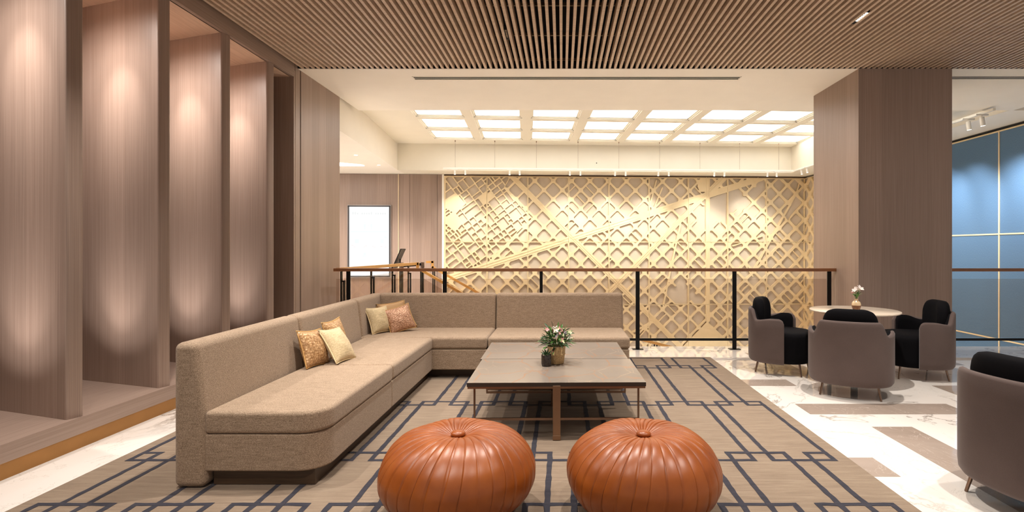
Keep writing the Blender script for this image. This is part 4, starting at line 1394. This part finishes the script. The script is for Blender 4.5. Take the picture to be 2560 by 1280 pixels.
# ------------------------------------------------------------------ plants
def leaf(m, base, direction, length, width, rr, curl=0.25, mi=0):
    d = Vector(direction).normalized(); up = Vector((0, 0, 1))
    s = d.cross(up)
    if s.length < 1e-3: s = Vector((1, 0, 0))
    s.normalize(); s = (Matrix.Rotation(rr.uniform(-0.7, 0.7), 3, d) @ s)
    nrm = s.cross(d).normalized()
    base = Vector(base); v = []; n = 5
    for k in range(n+1):
        t = k/n
        p = base + d*(length*t) - Vector((0, 0, 1))*(curl*length*t*t) 
        w_ = width*math.sin(math.pi*min(1, 0.12 + 0.88*t))**0.8*0.5
        if k == n: w_ = 0.0006
        v += [p + s*w_ + nrm*w_*0.35, p, p - s*w_ + nrm*w_*0.35]
    f = []
    for k in range(n):
        f += [(3*k, 3*k+1, 3*k+4, 3*k+3), (3*k+1, 3*k+2, 3*k+5, 3*k+4)]
    m.add(v, f, mi)

def blossom(c, r, rr, petals=6):
    """small open flower facing outward and up"""
    m = MB(); c = Vector(c)
    ax = Vector((rr.uniform(-1, 1), rr.uniform(-1, 0.3), rr.uniform(0.4, 1))).normalized()
    s = ax.cross(Vector((0, 0, 1))).normalized(); q = ax.cross(s)
    for k in range(petals):
        a = 2*math.pi*k/petals + rr.uniform(-0.2, 0.2)
        d = s*math.cos(a) + q*math.sin(a)
        e = ax.cross(d)
        v = [c, c + d*r*0.5 + e*r*0.34 + ax*r*0.28, c + d*r*1.0 + e*r*0.12 + ax*r*0.40, c + d*r*1.0 - e*r*0.12 + ax*r*0.40, c + d*r*0.5 - e*r*0.34 + ax*r*0.28, c + d*r*0.55 + ax*r*0.16]
        m.add(v, [(0, 1, 5), (1, 2, 5), (2, 3, 5), (3, 4, 5), (4, 0, 5)])
    return m

M_leaf = simple('leaf_green', srgb(70, 112, 44), 0.45, 0, 0.35, 40)
M_leaf2 = simple('leaf_dark', srgb(44, 78, 40), 0.45, 0, 0.3, 40)
M_leafred = simple('leaf_reddish', srgb(116, 66, 58), 0.5, 0, 0.25, 40)
M_petal = simple('petal_white', srgb(240, 228, 222), 0.6)
M_petalc = simple('petal_cream', srgb(222, 224, 180), 0.6)
M_petalp = simple('petal_pink', srgb(226, 160, 160), 0.6)
M_petall = simple('petal_lilac', srgb(170, 156, 166), 0.6)
M_soil = simple('soil', srgb(52, 38, 28), 0.95, 0, 0.3, 90)
M_stone_pot = simple('speckled_stoneware', srgb(196, 164, 116), 0.6, 0, 0.35, 150)
M_dark_pot = simple('dark_glaze', srgb(46, 38, 34), 0.2, 0, 0.5, 60)
M_pebble = simple('white_pebbles', srgb(222, 206, 180), 0.7)

def build_plants():
    rr = random.Random(21)
    p = px_at(1391, 908, 4.215)
    t = thing('potted_plant', 'leafy flowering plant in speckled stoneware pot on the coffee tables', 'plant', (p.x, 4.215, 0.4005))
    MB().lathe([(0, 0.0), (0.052, 0.0), (0.060, 0.006), (0.064, 0.05), (0.067, 0.070), (0.0715, 0.074), (0.0705, 0.080), (0.068, 0.084), (0.0715, 0.135), (0.070, 0.138), (0.065, 0.136), (0.062, 0.115), (0, 0.115)], 44).build('pot', M_stone_pot, t, angle=50)
    MB().lathe([(0, 0.121), (0.03, 0.124), (0.0628, 0.118)], 24).build('soil', M_soil, t)
    for mat, n, name in ((M_leaf, 110, 'foliage'), (M_leaf2, 70, 'foliage'), (M_leafred, 16, 'foliage')):
        m = MB()
        for _ in range(n):
            a = rr.uniform(0, 2*math.pi); el = rr.uniform(-0.30, 1.40); ra = rr.uniform(0.2, 1)
            b = (0.05*ra*math.cos(a), 0.05*ra*math.sin(a), 0.12 + rr.uniform(0, 0.10))
            d = (math.cos(a)*math.cos(el), math.sin(a)*math.cos(el), math.sin(el))
            r0 = rr.uniform(0.02, 0.085)
            s = (b[0] + d[0]*r0, b[1] + d[1]*r0, b[2] + d[2]*r0*0.9)
            leaf(m, s, d, rr.uniform(0.045, 0.075), rr.uniform(0.012, 0.019), rr)
            m.tube([b, s], 0.0012, 4)
        m.build(name, mat, t)
    for k in range(34):
        a = rr.uniform(0, 2*math.pi); el = rr.uniform(0.25, 1.4); r0 = rr.uniform(0.105, 0.14)
        c = (r0*math.cos(a)*math.cos(el), r0*math.sin(a)*math.cos(el), 0.15 + r0*math.sin(el))
        blossom(c, rr.uniform(0.016, 0.025), rr).build('flower', rr.choice([M_petal, M_petal, M_petalc, M_petalc, M_petall, M_petalp]), t)
    # small succulent
    t = thing('potted_succulent', 'small spiky succulent in dark glazed pot beside the larger plant', 'plant', (px_at(1366, 916, 4.12).x, 4.12, 0.4005))
    MB().lathe([(0, 0), (0.030, 0), (0.036, 0.005), (0.0395, 0.02), (0.0395, 0.083), (0.037, 0.087), (0.034, 0.083), (0.033, 0.074), (0, 0.074)], 36).build('pot', M_dark_pot, t, angle=50)
    m = MB()
    for _ in range(60):
        a = rr.uniform(0, 2*math.pi); r0 = 0.031*math.sqrt(rr.random()); s = rr.uniform(0.003, 0.0055)
        m.lathe([(0, 0.0745), (s*0.8, 0.0755), (s, 0.078), (s*0.6, 0.0815), (0, 0.0825)], 7, (r0*math.cos(a), r0*math.sin(a)))
    o = m.build('pebbles', M_pebble, t, smooth=True); o['kind'] = 'stuff'
    m = MB()
    for k in range(18):
        a = k*2.399; el = 0.45 + 0.95*k/18
        leaf(m, (0.006*math.cos(a), 0.006*math.sin(a), 0.075), (math.cos(a)*math.cos(el), math.sin(a)*math.cos(el), math.sin(el)), 0.062, 0.010, rr, 0.05)
    m.build('leaves', M_leaf2, t)
    # vase on the round table
    t = thing('flower_vase', 'small two-tone glazed vase with white flowers on the round table', 'vase', (2.885, 5.255, 0.7015))
    prof = [(0, 0), (0.026, 0), (0.034, 0.008), (0.0405, 0.030), (0.042, 0.045)]
    prof2 = [(0.042, 0.045), (0.0405, 0.062), (0.033, 0.080), (0.020, 0.090), (0.016, 0.095), (0.0165, 0.108), (0.0145, 0.109), (0.013, 0.095), (0.0, 0.09)]
    MB().lathe(prof, 36).build('vase_base', simple('vase_brown', srgb(112, 74, 48), 0.25, 0.2, 0.3, 20), t, smooth=True)
    MB().lathe(prof2, 36).build('vase_top', simple('vase_cream', srgb(224, 196, 158), 0.25, 0.1, 0.1, 20), t, angle=60)
    m = MB()
    for (dx, dy, h) in ((-0.010, 0, 0.20), (0.025, -0.01, 0.215), (-0.03, 0.01, 0.165), (0.010, 0.01, 0.19)):
        m.tube([(0, 0, 0.09), (dx*0.5, dy*0.5, 0.14), (dx, dy, h)], 0.0018, 5)
    m.build('stem', M_leaf, t)
    m = MB()
    for k in range(11):
        a = rr.uniform(0, 2*math.pi); el = rr.uniform(0.35, 1.2)
        leaf(m, (0, 0, 0.115 + rr.uniform(0, 0.03)), (math.cos(a)*math.cos(el), math.sin(a)*math.cos(el), math.sin(el)), rr.uniform(0.05, 0.085), 0.017, rr, 0.1)
    m.build('leaf', M_leaf, t)
    for c, r0 in (((-0.012, -0.01, 0.195), 0.034), ((0.028, -0.012, 0.21), 0.036), ((0.010, 0.0, 0.20), 0.03), ((0.048, -0.004, 0.198), 0.022)):
        blossom(c, r0, rr, 6).build('flower', M_petal, t)
    blossom((-0.045, 0, 0.168), 0.014, rr, 5).build('bud', M_petalp, t)
build_plants()
